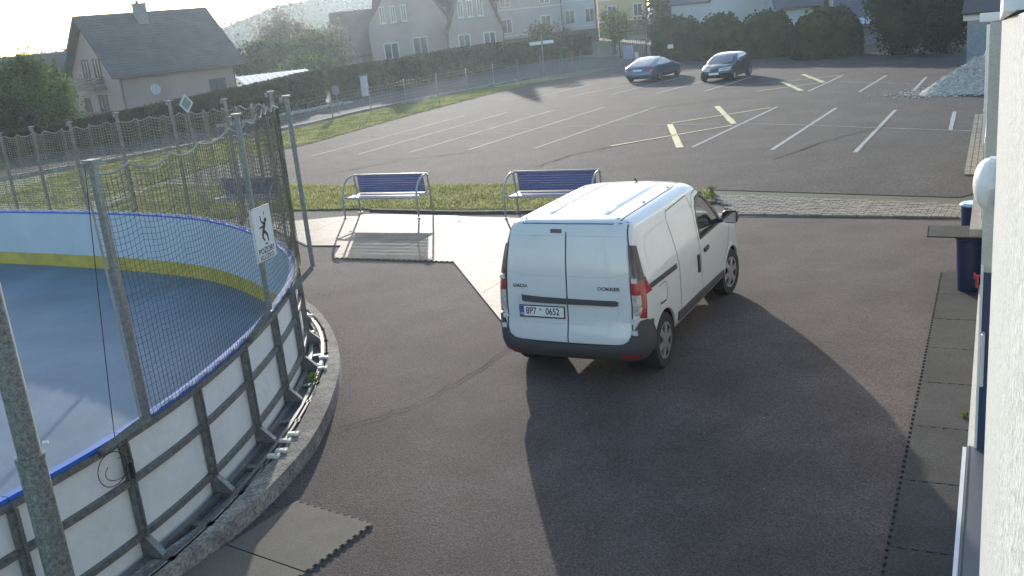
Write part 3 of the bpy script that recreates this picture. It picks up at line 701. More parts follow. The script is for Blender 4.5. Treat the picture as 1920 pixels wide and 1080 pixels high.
def patch(bd, top, bot, side, off=.004, mode='x', nu=18, nv=8, skirt=.008, mb=None):
    """panel that follows the body between two outlines given as (x or y or t, z)"""
    T = resample(top, nu); B = resample(bot, nu); mb = mb or MB(); V = []
    def conv(h, z):
        if mode == 'x': return bd.tx(h, z)
        if mode == 't': return h
        return bd.ty(h, z)
    def pt(h, z, o):
        sd_ = side
        if mode == 'y': sd_ = 1 if h >= 0 else -1
        t = conv(h, z); return bd.p(t, z, sd_)+bd.n(t, z, sd_)*o
    G_ = [[(T[i]*(1-j/nv)+B[i]*j/nv) for i in range(nu)] for j in range(nv+1)]
    V = [pt(q[0], q[1], off) for r_ in G_ for q in r_]; F = [(j*nu+i, j*nu+i+1, (j+1)*nu+i+1, (j+1)*nu+i) for j in range(nv) for i in range(nu-1)]
    bord = [(0, i) for i in range(nu)]+[(j, nu-1) for j in range(1, nv+1)]+[(nv, i) for i in range(nu-2, -1, -1)]+[(j, 0) for j in range(nv-1, 0, -1)]
    k0 = len(V); V += [pt(G_[j][i][0], G_[j][i][1], off-skirt) for j, i in bord]; nb = len(bord)
    for k in range(nb):
        a = bord[k][0]*nu+bord[k][1]; b_ = bord[(k+1) % nb][0]*nu+bord[(k+1) % nb][1]; F.append((a, b_, k0+(k+1) % nb, k0+k))
    mb.add(V, F); return mb
def seam(bd, pts, side, w_=.008, mode='x', mb=None, off=.0025, nrep=5):
    mb = mb or MB(); Q = resample(pts, max(2, len(pts)*nrep)); A = []; B = []
    for i, q in enumerate(Q):
        sd_ = side if mode != 'y' else (1 if q[0] >= 0 else -1)
        t = bd.tx(q[0], q[1]) if mode == 'x' else (q[0] if mode == 't' else bd.ty(q[0], q[1]))
        A.append((bd.p(t, q[1], sd_)+bd.n(t, q[1], sd_)*off, bd.n(t, q[1], sd_)))
    P1 = []; P2 = []
    for i, (p, n_) in enumerate(A):
        d = (A[min(i+1, len(A)-1)][0]-A[max(i-1, 0)][0]).normalized(); c = d.cross(n_).normalized()*w_/2; P1.append(p+c); P2.append(p-c)
    mb.strip(P1, P2); return mb
def body_mesh(bd, zs, crown, topn=5):
    ts = np.concatenate([np.linspace(0, 1, 7), np.linspace(1, 2, 7)[1:], np.linspace(2, 3, 30)[1:], np.linspace(3, 4, 9)[1:], np.linspace(4, 5, 7)[1:]])
    def ring(z): return [bd.p(t, z, 1) for t in ts]+[bd.p(t, z, -1) for t in ts[::-1][1:-1]]
    R_ = [ring(z) for z in zs]; z1 = zs[-1]; c = Vector(((bd.par(z1)[0]+bd.par(z1)[1])/2, 0, z1)); n_ = len(R_[0])
    for k in range(1, topn): f = 1-k/topn; R_.append([c+(p-c)*f+Vector((0, 0, crown*(1-f*f))) for p in R_[len(zs)-1]])
    V = [q for r_ in R_ for q in r_]; F = []
    for j in range(len(R_)-1):
        for i in range(n_): F.append((j*n_+i, j*n_+(i+1) % n_, (j+1)*n_+(i+1) % n_, (j+1)*n_+i))
    V.append(c+Vector((0, 0, crown))); k = len(V)-1; j = len(R_)-1
    for i in range(n_): F.append((j*n_+i, j*n_+(i+1) % n_, k))
    cb = Vector((bd.L/2, 0, zs[0])); V.append(cb); k = len(V)-1
    for i in range(n_): F.append(((i+1) % n_, i, k))
    mb = MB(); mb.add(V, F); return mb
def cutter(pts3a, pts3b):
    mb = MB(); n_ = len(pts3a); mb.add(list(pts3a)+list(pts3b), [tuple(range(n_)), tuple(range(2*n_-1, n_-1, -1))]+[(i, n_+i, n_+(i+1) % n_, (i+1) % n_) for i in range(n_)])
    return mb.build('cut', M_black)
def apply_mods(o):
    dg = bpy.context.evaluated_depsgraph_get(); dg.update(); me = bpy.data.meshes.new_from_object(o.evaluated_get(dg)); o.modifiers.clear(); old = o.data; o.data = me; me.name = o.name
def wheel(e, x, y, side, r=.315, wt=.19, spokes=6, steer=0):
    """tyre > rim and hub cap"""
    W_ = Matrix.Translation((x, y, r)) @ Matrix.Rotation(steer, 4, 'Z')
    def lathe(prof, m, name, par, n=40):
        mb = MB(); V = []; F = []
        for k in range(n):
            a = 2*math.pi*k/n
            for (rr_, yy) in prof: V.append(W_@Vector((rr_*math.cos(a), yy*side, rr_*math.sin(a))))
        q = len(prof)
        for k in range(n):
            for i in range(q-1): F.append((k*q+i, k*q+i+1, ((k+1) % n)*q+i+1, ((k+1) % n)*q+i))
        mb.add(V, F); return mb.build(name, m, par, True)
    h = wt/2; ri = r*.66
    wh = lathe([(ri, -h*.9), (r*.93, -h), (r, -h*.7), (r, h*.7), (r*.93, h), (ri*1.02, h*.92), (ri, h*.75), (ri, -h*.9)], M_black, 'wheel', e)
    lathe([(ri, h*.75), (ri*.98, h*.93), (ri*.9, h*.9), (ri*.88, h*.3), (.01, h*.3)], mat('rim_dark', (.03, .03, .03), .6), 'rim_well', wh)
    mb = MB()
    for k in range(spokes):
        a = 2*math.pi*k/spokes+.2; c, s_ = math.cos(a), math.sin(a); pr = []
        for rr_, ww, yy in ((.03, .045, .98), (ri*.55, .032, .98), (ri*.95, .045, .9)):
            for sg in (-1, 1): pr.append((rr_*c-sg*ww*s_, yy*h, rr_*s_+sg*ww*c))
        V = [W_@Vector((p[0], p[1]*side, p[2])) for p in pr]+[W_@Vector((p[0], (p[1]-.02)*side, p[2])) for p in pr]
        mb.add(V, [(0, 1, 3, 2), (2, 3, 5, 4), (0, 2, 8, 6), (2, 4, 10, 8), (1, 7, 9, 3), (3, 9, 11, 5)])
    V = [W_@Vector((.055*math.cos(a), h*1.0*side, .055*math.sin(a))) for a in np.linspace(0, 2*math.pi, 17)[:-1]]; mb.add(V, [tuple(range(16))])
    for rr0, rr1 in ((ri*.9, ri*1.0),):
        V = []
        for a in np.linspace(0, 2*math.pi, 33)[:-1]: V += [W_@Vector((rr0*math.cos(a), h*.93*side, rr0*math.sin(a))), W_@Vector((rr1*math.cos(a), h*.95*side, rr1*math.sin(a)))]
        mb.add(V, [(2*i, 2*i+1, (2*i+3) % 64, (2*i+2) % 64) for i in range(32)])
    mb.build('hub_cap', M_alu, wh)
    return wh
def side_poly_cut(poly, y0, y1): return cutter([(x, y0, z) for x, z in poly], [(x, y1, z) for x, z in poly])

# --- white van
VX, VY, VYAW = .54, 9.79, R(61.6)
VT = [  # z, xr, xf, half width, rear corner r, front corner r
    (.29, .08, 4.22, .80, .16, .45), (.34, .02, 4.31, .845, .17, .45), (.42, -.01, 4.36, .868, .17, .44), (.55, .0, 4.36, .875, .16, .42), (.72, .045, 4.32, .878, .13, .40),
    (.88, .055, 4.25, .875, .12, .42), (.98, .06, 4.08, .868, .115, .5), (1.04, .063, 3.82, .862, .11, .5), (1.09, .067, 3.60, .855, .11, .42), (1.18, .075, 3.46, .842, .11, .36), (1.30, .09, 3.30, .82, .11, .32), (1.42, .11, 3.13, .795, .11, .3),
    (1.54, .135, 2.96, .767, .115, .3), (1.63, .155, 2.82, .742, .12, .3), (1.69, .17, 2.72, .718, .13, .3), (1.73, .19, 2.63, .685, .14, .3), (1.758, .225, 2.53, .635, .15, .3), (1.775, .29, 2.40, .56, .16, .3)]
van = thing('delivery_van', 'white panel van parked in the middle of the forecourt, seen from behind', 'van', (VX, VY, 0), VYAW, None, local=True)
vb = Body(VT, 4.36)
zs = [.29, .31, .34, .38, .45, .52, .60, .70, .80, .90, .98, 1.01, 1.04, 1.07, 1.09, 1.14, 1.20, 1.27, 1.34, 1.42, 1.48, 1.54, 1.59, 1.63, 1.66, 1.69, 1.71, 1.73, 1.745, 1.758, 1.768, 1.775]
bo = body_mesh(vb, zs, .042, 7).build('body', M_white, van, True)
WB = (.72, 3.53)
WINS = [(2.17, 1.10), (2.17, 1.30), (2.22, 1.48), (2.32, 1.585), (2.56, 1.615), (2.78, 1.535), (3.0, 1.33), (3.2, 1.12)]
cuts = []
for s_ in (-1, 1):
    cuts.append(side_poly_cut(WINS, s_*.6, s_*1.1))
    for x in WB:
        cuts.append(side_poly_cut([(x+.365*math.cos(a), .315+.365*math.sin(a)) for a in np.linspace(0, 2*math.pi, 33)[:-1]], s_*.5, s_*1.2))
wsp = [(-.62, 1.16), (.62, 1.16), (.53, 1.58), (.0, 1.61), (-.53, 1.58)]
cuts.append(cutter([(2.72 if z > 1.3 else 3.0, y, z) for y, z in wsp], [(4.1, y, z) for y, z in wsp]))
bo.modifiers.new('so', 'SOLIDIFY').thickness = .03; bo.modifiers['so'].offset = -1
for c in cuts: md = bo.modifiers.new('b', 'BOOLEAN'); md.operation = 'DIFFERENCE'; md.object = c; md.solver = 'EXACT'
saved_w = bo.matrix_world.copy(); bo.parent = None
apply_mods(bo); bo.parent = van
for c in cuts: bpy.data.objects.remove(c)
bo.data.polygons.foreach_set('use_smooth', [True]*len(bo.data.polygons)); bo.data.set_sharp_from_angle(angle=R(35))
WINT = [(2.19, 1.11), (2.19, 1.30), (2.24, 1.465), (2.335, 1.565), (2.56, 1.595), (2.77, 1.52), (2.985, 1.32), (3.17, 1.125)]
for s_ in (-1, 1):
    # cab door glass with its dark rubber surround
    patch(vb, [(2.175, 1.10), (2.175, 1.30), (2.23, 1.475), (2.325, 1.58), (2.56, 1.61), (2.78, 1.53), (2.995, 1.325), (3.19, 1.12)], [(2.175, 1.10), (2.45, 1.10), (2.8, 1.10), (3.19, 1.11)], s_, -.006, nu=28, nv=10, skirt=.002).build('door_glass', M_glass, van, True)
    mb = MB(); seam(vb, WINT, s_, .03, mb=mb, off=.004, nrep=4); seam(vb, [(2.18, 1.105), (3.2, 1.115)], s_, .03, mb=mb, off=.005); mb.build('window_seal', M_blackp, van)
    # seams of the cab door and sliding door
    mb = MB()
    seam(vb, [(2.16, .36), (2.12, .7), (2.11, 1.1), (2.11, 1.35), (2.15, 1.53), (2.26, 1.64), (2.48, 1.668), (2.70, 1.64)], s_, .009, mb=mb); seam(vb, [(3.16, .62), (3.25, .5), (3.12, .38)], s_, .007, mb=mb); seam(vb, [(3.25, .62), (3.42, .85), (3.46, 1.0)], s_, .009, mb=mb)
    seam(vb, [(1.28, .42), (1.28, .75), (1.30, 1.02), (1.27, 1.3), (1.22, 1.55), (1.26, 1.64), (2.06, 1.665), (2.11, 1.5)], s_, .009, mb=mb)
    seam(vb, [(1.1, .36), (3.15, .36)], s_, .008, mb=mb)
    mb.build('door_seam', M_seam, van)
    patch(vb, [(.20, 1.075), (1.22, 1.06)], [(.20, 1.02), (1.22, 1.0)], s_, .003, nu=20, nv=2).build('slide_rail', M_blackp, van)
    patch(vb, [(1.16, .50), (2.0, .49), (3.10, .46)], [(1.16, .40), (2.0, .395), (3.10, .385)], s_, .018, nu=24, nv=3, skirt=.02).build('side_moulding', M_bump, van, True)
    patch(vb, [(2.26, .965), (2.44, .97)], [(2.27, .915), (2.44, .92)], s_, .02, nu=8, nv=3, skirt=.02).build('door_handle', M_blackp, van, True)
    patch(vb, [(1.98, .95), (2.04, .95)], [(1.97, .74), (2.03, .74)], s_, .018, nu=5, nv=8, skirt=.02).build('slide_handle', M_blackp, van, True)
    # pressed window outline on the blind panels
    mb = MB(); seam(vb, [(.42, 1.15), (.42, 1.42), (.50, 1.55), (1.16, 1.57), (1.16, 1.17), (.6, 1.13), (.42, 1.15)], s_, .005, mb=mb, off=.003); seam(vb, [(1.40, 1.17), (1.40, 1.56), (2.0, 1.58), (2.02, 1.2), (1.40, 1.17)], s_, .005, mb=mb, off=.003); mb.build('panel_pressing', mat('pressing_white', (.58, .6, .6), .4), van)
    # mirror
    mb = MB(); mp_ = vb.p(vb.tx(2.98, 1.14), 1.14, s_)
    mb.tube([mp_+Vector((0, 0, 0)), mp_+Vector((-.01, s_*.1, .02))], .028, 8); mb.build('mirror_arm', M_blackp, van, True)
    mb = MB(); c0 = mp_+Vector((-.0, s_*.17, .06)); V = []; F = []
    for i in range(9):
        a = math.pi*i/8
        for j in range(14):
            b_ = 2*math.pi*j/14; sx2 = lambda v, e: math.copysign(abs(v)**e, v)
            V.append(c0+Vector((.07*sx2(math.cos(a), .7) if math.cos(a) > 0 else .035*math.cos(a), .105*sx2(math.sin(a), .6)*sx2(math.cos(b_), .6), .085*sx2(math.sin(a), .6)*sx2(math.sin(b_), .6))))
    for i in range(8):
        for j in range(14): F.append((i*14+j, i*14+(j+1) % 14, (i+1)*14+(j+1) % 14, (i+1)*14+j))
    mb.add(V, F); mr = mb.build('mirror', M_blackp, van, True)
    mb = MB(); mb.box(c0+Vector((-.038, 0, 0)), (.004, .165, .13)); mb.build('mirror_glass', mat('mirror_glass', (.6, .6, .6), .05, 1, var=0), mr)
# fuel flap on the right
mb = MB(); seam(vb, [(.58, .97), (.76, .98), (.82, .95), (.83, .80), (.78, .77), (.60, .77)], -1, .008, mb=mb); seam(vb, [(.60, .80), (.60, .77), (.76, .77)], -1, .02, mb=mb, off=.004); mb.build('fuel_flap', M_seam, van)
# windscreen
T_ = [(-.64, 1.14), (.64, 1.14)]; mb = MB(); V = []; F = []
for j in range(9):
    z = 1.15+.46*j/8; wi = .66-.12*j/8
    for i in range(11):
        y = -wi+2*wi*i/10; xr, xf, w_, rr, rf = vb.par(z); V.append((xf-.012-vb.bowf*(y/w_)**2-.10*(abs(y)/w_)**4, y, z))
for j in range(8):
    for i in range(10): F.append((j*11+i, j*11+i+1, (j+1)*11+i+1, (j+1)*11+i))
mb.add(V, F); mb.build('windscreen', M_glass, van, True)
# interior
mb = MB(); mb.box((1.9, 0, .95), (.03, 1.5, 1.1)); mb.build('bulkhead', M_int, van)
mb = MB(); mb.box((2.7, 0, .34), (2.2, 1.4, .03)); mb.build('cab_floor', M_int, van)
for y in (-.38, .38):
    mb = MB(); mb.box((2.5, y, .66), (.5, .48, .16)); V = []
    Mx = Matrix.Rotation(R(-14), 3, 'Y'); mb.box((2.2, y, 1.0), (.13, .46, .62), M=Mx); mb.box((2.12, y, 1.40), (.09, .26, .2), M=Mx); st = mb.build('seat', M_seat, van)
    md = st.modifiers.new('bv', 'BEVEL'); md.width = .04; md.segments = 3
mb = MB(); mb.box((3.42, 0, .95), (.5, 1.5, .28)); mb.build('dashboard', M_int, van)
mb = MB(); sc_ = Vector((3.02, .38, 1.08)); Mx = Matrix.Rotation(R(-62), 3, 'Y')
mb.tube([sc_+Mx@Vector((.18*math.cos(a), .18*math.sin(a), 0)) for a in np.linspace(0, 2*math.pi, 25)], .016, 6); mb.tube([sc_, sc_+Vector((.25, 0, -.14))], .03, 6); mb.bar(sc_-Vector((0, .17, 0)), sc_+Vector((0, .17, 0)), .03, .03); mb.build('steering_wheel', M_blackp, van)
# wheels, arch liners
for x, st_ in ((WB[0], 0), (WB[1], R(-7))):
    for s_ in (-1, 1):
        wheel(van, x, s_*.765, s_, steer=st_)
        mb = MB(); n_ = 24; V = []
        for k in range(n_+1):
            a = R(-25)+R(230)*k/n_
            V += [(x+.36*math.cos(a), s_*.52, .315+.36*math.sin(a)), (x+.36*math.cos(a), s_*.845, .315+.36*math.sin(a))]
        mb.add(V, [(2*k, 2*k+1, 2*k+3, 2*k+2) for k in range(n_)]); mb.add([(x+.37*math.cos(a), s_*.52, .315+.37*math.sin(a)) for a in np.linspace(0, 2*math.pi, 25)[:-1]], [tuple(range(24))])
        mb.build('arch_liner', M_black, van)
        if x > 2:
            mb = MB(); patch_pts = [(x+.40*math.cos(a), .315+.40*math.sin(a)) for a in np.linspace(R(12), R(172), 18)]; pin = [(x+.362*math.cos(a), .315+.362*math.sin(a)) for a in np.linspace(R(12), R(172), 18)]
            patch(vb, patch_pts, pin, s_, .006, nu=24, nv=2).build('arch_trim', M_white, van, True)
# rear bumper wraps round to the wheel
mb = MB()
for s_ in (-1, 1):
    patch(vb, [(0, .47), (.7, .47), (.95, .50), (1.15, .64), (1.4, .74), (1.9, .74), (2.03, .70)], [(0, .30), (.7, .30), (1.1, .30), (1.5, .305), (2.03, .305)], s_, .022, 't', nu=26, nv=6, skirt=.03, mb=mb)
    zt_ = .62; patch(vb, [(.27, .69), (.32, .64), (.38, .56)], [(.27, .305), (.33, .305), (.39, .305)], s_, .018, 'x', nu=8, nv=6, skirt=.03, mb=mb)
mb.build('rear_bumper', M_bump, van, True)
mb = MB(); patch(vb, [(-.78, .38), (-.62, .38)], [(-.78, .35), (-.62, .35)], -1, .028, 'y', nu=6, nv=2, mb=mb); mb.build('reflector', M_red, van)
mb = MB(); patch(vb, [(.78, .38), (.62, .38)], [(.78, .35), (.62, .35)], 1, .028, 'y', nu=6, nv=2, mb=mb); mb.build('reflector', M_red, van)
# rear doors: two proud panels over a dark gap
mb = MB()
for s_ in (-1, 1):
    seam(vb, [(s_*.72*.985, .47), (s_*.745, .60), (s_*.752, .9), (s_*.735, 1.25), (s_*.69, 1.55), (s_*.655, 1.72)], s_, .014, 'y', mb=mb, nrep=6)
seam(vb, [(-.012, .47), (-.012, 1.1), (-.012, 1.74)], 1, .014, 'y', mb=mb); seam(vb, [(-.655, 1.735), (-.3, 1.742), (.3, 1.742), (.655, 1.735)], 1, .012, 'y', mb=mb)
seam(vb, [(-.72, .478), (-.3, .475), (.3, .475), (.72, .478)], 1, .014, 'y', mb=mb)
mb.build('door_gap', M_seam, van)
def rdoor(yi, yo, s_):
    lo = [(s_*.705, .49), (s_*.733, .60), (s_*.740, .9), (s_*.722, 1.25), (s_*.678, 1.55), (s_*.645, 1.728)]
    inn = [(s_*yi, .49), (s_*yi, .60), (s_*yi, .9), (s_*yi, 1.25), (s_*yi, 1.55), (s_*yi, 1.728)]
    mb = MB(); patch(vb, lo, inn, s_, .007, 'y', nu=22, nv=12, skirt=.01, mb=mb); return mb.build('rear_door', M_white, van, True)
dl = rdoor(.0, .74, 1); dr = rdoor(.02, .74, -1)
# pressed creases of the rear doors
mb = MB()
for s_, d_ in ((1, dl), (-1, dr)):
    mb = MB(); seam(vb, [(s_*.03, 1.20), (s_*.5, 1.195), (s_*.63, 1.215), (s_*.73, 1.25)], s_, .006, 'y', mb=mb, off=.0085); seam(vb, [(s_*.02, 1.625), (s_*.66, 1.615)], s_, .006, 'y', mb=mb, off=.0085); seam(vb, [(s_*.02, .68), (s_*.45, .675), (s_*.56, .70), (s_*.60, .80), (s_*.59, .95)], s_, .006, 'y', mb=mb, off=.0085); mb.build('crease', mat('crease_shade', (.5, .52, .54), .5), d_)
patch(vb, [(.54, .985), (.56, .975), (.30, .965), (.0, .96)], [(.54, .915), (.53, .905), (.30, .90), (.0, .90)], 1, .03, 'y', nu=16, nv=3, skirt=.03).build('plate_bar', M_bump, dl, True)
patch(vb, [(-.02, .96), (-.3, .955), (-.60, .95), (-.605, .94)], [(-.02, .90), (-.3, .90), (-.58, .895), (-.6, .905)], -1, .03, 'y', nu=16, nv=3, skirt=.03).build('plate_bar', M_bump, dr, True)
patch(vb, [(.17, 1.69), (.04, 1.69)], [(.17, 1.652), (.04, 1.652)], 1, .016, 'y', nu=8, nv=3, skirt=.02).build('brake_light', M_lampd, dl, True)
# number plate
def rear_frame(y, z, off):
    s_ = 1 if y >= 0 else -1; t = vb.ty(y, z); p = vb.p(t, z, s_); n_ = vb.n(t, z, s_); return frame_mat(p+n_*off, Vector((0, -1, 0)), Vector((0, 0, 1))-n_*n_.z)
PF = rear_frame(.30, .80, .022)
mb = MB(); mb.add([PF@Vector((x, y, z)) for z in (-.01, .0) for y in (-.068, .068) for x in (-.272, .272)], [(0, 2, 3, 1), (4, 5, 7, 6), (0, 1, 5, 4), (1, 3, 7, 5), (3, 2, 6, 7), (2, 0, 4, 6)]); ph = mb.build('plate_holder', M_blackp, dl)
mb = MB(); mb.add([PF@Vector((x, y, z)) for z in (.0005, .004) for y in (-.052, .058) for x in (-.26, .26)], [(0, 2, 3, 1), (4, 5, 7, 6), (0, 1, 5, 4), (1, 3, 7, 5), (3, 2, 6, 7), (2, 0, 4, 6)]); mb.build('number_plate', M_plate, dl)
mb = MB(); mb.add([PF@Vector((x, y, .0048)) for y in (-.05, .056) for x in (-.258, -.214)], [(0, 1, 3, 2)]); mb.build('plate_band', M_euro, dl)
text('CZ', .03, M_plate, dl, PF@Matrix.Translation((-.236, -.028, .0052)), 'plate_country', .0004)
text('8P7', .098, M_platetx, dl, PF@Matrix.Translation((-.128, .003, .005))@Matrix.Diagonal((.85, 1.08, 1, 1)), 'plate_number', .0005, boldscale=.7)
text('0652', .098, M_platetx, dl, PF@Matrix.Translation((.128, .003, .005))@Matrix.Diagonal((.85, 1.08, 1, 1)), 'plate_number', .0005, boldscale=.7)
mb = MB(); mb.add([PF@Vector((-.018+.011*math.cos(a), .026+.011*math.sin(a), .0052)) for a in np.linspace(0, 6.283, 13)[:-1]], [tuple(range(12))]); mb.build('plate_stamp', M_platetx, dl)
text('DACIA', .052, M_badge, dl, rear_frame(.56, 1.075, .012)@Matrix.Diagonal((1.1, 1, 1, 1)), 'rear_badge', .002, boldscale=.7)
text('DOKKER', .052, M_badge, dr, rear_frame(-.50, 1.075, .012)@Matrix.Diagonal((1.2, 1, 1, 1)), 'rear_badge', .002, boldscale=.7)
# tail lamps climb the corners
for s_ in (-1, 1):
    def lp(top, bot, m, nm, par, off=.012, nv=6, nu=10): return patch(vb, top, bot, s_, off, 't', nu=nu, nv=nv, skirt=.02).build(nm, m, par, True)
    ed = lambda z: vb.ty(.757 if z < 1 else .757-(z-1)*.13, z)
    tl = lp([(ed(1.53)+.0, 1.53), (1.8, 1.51)], [(ed(1.17), 1.17), (2.02, 1.15)], M_lampd, 'tail_lamp', van)
    lp([(ed(1.165), 1.165), (2.02, 1.145)], [(ed(1.02), 1.02), (2.05, 1.0)], M_red, 'brake_lens', tl)
    lp([(ed(1.02), 1.018), (1.52, 1.01)], [(ed(.92), .92), (1.55, .91)], M_clear, 'indicator_lens', tl, nv=3)
    lp([(ed(.915), .912), (1.55, .90)], [(ed(.79)+.05, .79), (1.45, .80)], M_clear, 'reversing_lens', tl, nv=3)
    lp([(1.56, 1.015), (1.95, .998)], [(1.40, .77), (1.8, .75)], M_red, 'side_lens', tl, nv=4)
    for z in (1.17, .62, .735):
        c0 = vb.p(vb.ty(.76, z), z, s_)+vb.n(vb.ty(.76, z), z, s_)*.02; mb = MB(); mb.box(c0, (.035, .045, .05)); mb.tube([c0+Vector((-.01, s_*.02, -.025)), c0+Vector((-.01, s_*.02, .025))], .014, 8); mb.build('hinge', M_white, van)
# roof ribs and rail plugs
for y, w2, m_, h_ in ((.33, .10, M_white, .012), (-.02, .0, M_white, .0), (-.33, .10, M_white, .012)):
    if not w2: continue
    mb = MB(); V = []; n_ = 22
    def rz(x, y): # height of the roof at x, y by marching
        best = None
        o_ = bo; return None
    xs_ = np.linspace(.42, 2.3, n_)
    dgp = bpy.context.evaluated_depsgraph_get()
    for i, x in enumerate(xs_):
        for yy, dz in ((y-w2*.7, -.004), (y-w2*.5, h_), (y+w2*.5, h_), (y+w2*.7, -.004)):
            hit = bo.ray_cast(Vector((x, yy, 3)), Vector((0, 0, -1))); z = hit[1].z if hit[0] else 1.77
            V.append((x, yy, z+(dz if 0 < i < n_-1 else -.004)))
    mb.add(V, [(i*4+k, i*4+k+1, (i+1)*4+k+1, (i+1)*4+k) for i in range(n_-1) for k in range(3)]); mb.build('roof_rib', m_, van, True)
for s_ in (-1, 1):
    V = []; V2 = []
    for x in np.linspace(.3, 2.5, 26):
        y = s_*(.585 if x < 2 else .585-(x-2)*.12); a = bo.ray_cast(Vector((x, y-.006, 3)), Vector((0, 0, -1))); b_ = bo.ray_cast(Vector((x, y+.006, 3)), Vector((0, 0, -1)))
        if a[0] and b_[0]: V.append(a[1]+Vector((0, 0, .003))); V2.append(b_[1]+Vector((0, 0, .003)))
    mb = MB(); mb.strip(V, V2); mb.build('roof_seam', M_seam, van)
    for x in (.35, 1.15, 2.0):
        a = bo.ray_cast(Vector((x, s_*.54, 3)), Vector((0, 0, -1))); mb = MB(); mb.tube([a[1]-Vector((0, 0, .01)), a[1]+Vector((0, 0, .014))], .018, 10); mb.build('rail_plug', M_clamp, van, True)
mb = MB(); mb.tube([(2.42, -.0, 1.78), (2.36, 0, 1.81)], .014, 8); mb.build('aerial_base', M_blackp, van)
mb = MB(); mb.box((2.15, 0, .33), (3.0, 1.1, .06)); mb.box((.35, 0, .37), (.4, 1.0, .1)); mb.tube([(.9, .3, .31), (.2, .35, .30)], .03, 8); mb.build('underbody', M_black, van)

# --- parked cars
def car(name, label, tab, L, pos, yaw, paint, glass, wins, rearw, frontw, WBx, zs, crown, lamps, plate_front, group, r=.31):
    e = thing(name, label, 'car', (pos[0], pos[1], 0.01), yaw, group, local=True); e.matrix_basis = e.matrix_basis @ Matrix.Diagonal((.94, .94, .82, 1)); bd = Body(tab, L, .05, .09, .05)
    body_mesh(bd, zs, crown, 5).build('body', paint, e, True)
    for s_ in (-1, 1):
        for tp, bt in wins: patch(bd, tp, bt, s_, .006, 'x', nu=14, nv=5).build('side_window', glass, e, True)
        for x in WBx:
            mb = MB(); y = bd.p(bd.tx(x, .4), .4, s_).y; V = []
            for a in np.linspace(0, 2*math.pi, 29)[:-1]: V.append((x+(r+.045)*math.cos(a), y+s_*.004, r+(r+.045)*math.sin(a)))
            V = [(p[0], p[1], max(p[2], .2)) for p in V]
            mb.add(V+[(p[0], p[1]-s_*.2, p[2]) for p in V], [tuple(range(28))]+[(i, (i+1) % 28, 28+(i+1) % 28, 28+i) for i in range(28)]); mb.build('wheel_arch', M_black, e)
            wheel(e, x, y-s_*.05, s_, r, .2, 5)
        q = bd.p(bd.tx(frontw[0][0]-.35, .98), .98, s_); mb = MB(); mb.box(q+Vector((0, s_*.09, .02)), (.1, .17, .12)); o = mb.build('mirror', paint, e); o.modifiers.new('b', 'BEVEL').width = .03
        for (tp, bt, m_, nm) in lamps: patch(bd, tp, bt, s_, .008, 't', nu=8, nv=3).build(nm, m_, e, True)
    def glassgrid(x_of, zb, zt, wb, wt, nm):
        mb = MB(); V = []; F = []
        for j in range(7):
            z = zb+(zt-zb)*j/6; wi = wb+(wt-wb)*j/6
            for i in range(9): y = -wi+2*wi*i/8; V.append((x_of(z, y), y, z))
        for j in range(6):
            for i in range(8): F.append((j*9+i, j*9+i+1, (j+1)*9+i+1, (j+1)*9+i))
        mb.add(V, F); mb.build(nm, glass, e, True)
    glassgrid(lambda z, y: bd.par(z)[0]+bd.bowr*(y/bd.par(z)[2])**2*.9-.02+.05*(abs(y)/bd.par(z)[2])**4, rearw[0][1], rearw[1][1], rearw[0][0], rearw[1][0], 'rear_window')
    glassgrid(lambda z, y: bd.par(z)[1]-bd.bowf*(y/bd.par(z)[2])**2+.02-.06*(abs(y)/bd.par(z)[2])**4, frontw[0][2], frontw[1][2], frontw[0][1], frontw[1][1], 'windscreen')
    for fr in (0, 1):
        xx = bd.par(.62)[fr]+(-.03 if fr == 0 else .03); zz = .62 if (fr == 1) else .74
        if fr == 0: xx = bd.par(zz)[0]-.02
        if fr == 1: zz = .46; xx = bd.par(zz)[1]+.02
        mb = MB(); mb.box((xx, 0, zz), (.02, .52, .11)); mb.build('number_plate', M_plate, e)
    mb = MB(); patch(bd, [(4.2, .5), (5, .5)], [(4.2, .3), (5, .3)], 1, .01, 't', mb=mb); patch(bd, [(4.2, .5), (5, .5)], [(4.2, .3), (5, .3)], -1, .01, 't', mb=mb); mb.build('front_grille', M_blackp, e)
    mb = MB(); mb.box((L*.5, 0, .24), (L*.7, 1.3, .1)); mb.build('underbody', M_black, e)
    return e, bd
M_cglass = mat('car_glass_dark', (.05, .065, .07), .08, var=0, coat=1)
M_pblue = mat('paint_steel_blue', (.07, .105, .18), .3, .5, var=.03, coat=.8); M_pdark = mat('paint_dark_green', (.018, .03, .035), .3, .3, var=.03, coat=.8)
ST = [(.2, .12, 4.55, .80, .3, .5), (.32, .02, 4.68, .87, .3, .55), (.5, .0, 4.70, .89, .28, .55), (.68, .05, 4.64, .895, .25, .55), (.82, .09, 4.30, .885, .25, .6), (.92, .16, 3.75, .87, .25, .5), (.98, .34, 3.42, .85, .25, .42),
      (1.08, .60, 3.12, .80, .25, .36), (1.2, .92, 2.80, .74, .25, .32), (1.32, 1.28, 2.45, .675, .25, .3), (1.39, 1.55, 2.25, .61, .25, .3), (1.425, 1.72, 2.1, .52, .18, .18)]
zc = [.2, .26, .32, .4, .5, .6, .68, .76, .82, .87, .92, .98, 1.08, 1.2, 1.32, 1.39, 1.425]
q1, q2, q3 = GP(1188, 155), GP(1231, 149), GP(1265, 140); hd = math.atan2(q3[1]-q2[1], q3[0]-q2[0]); hd = hd*.5+R(57)*.5
mx_ = ((q1[0]+q2[0])/2, (q1[1]+q2[1])/2)
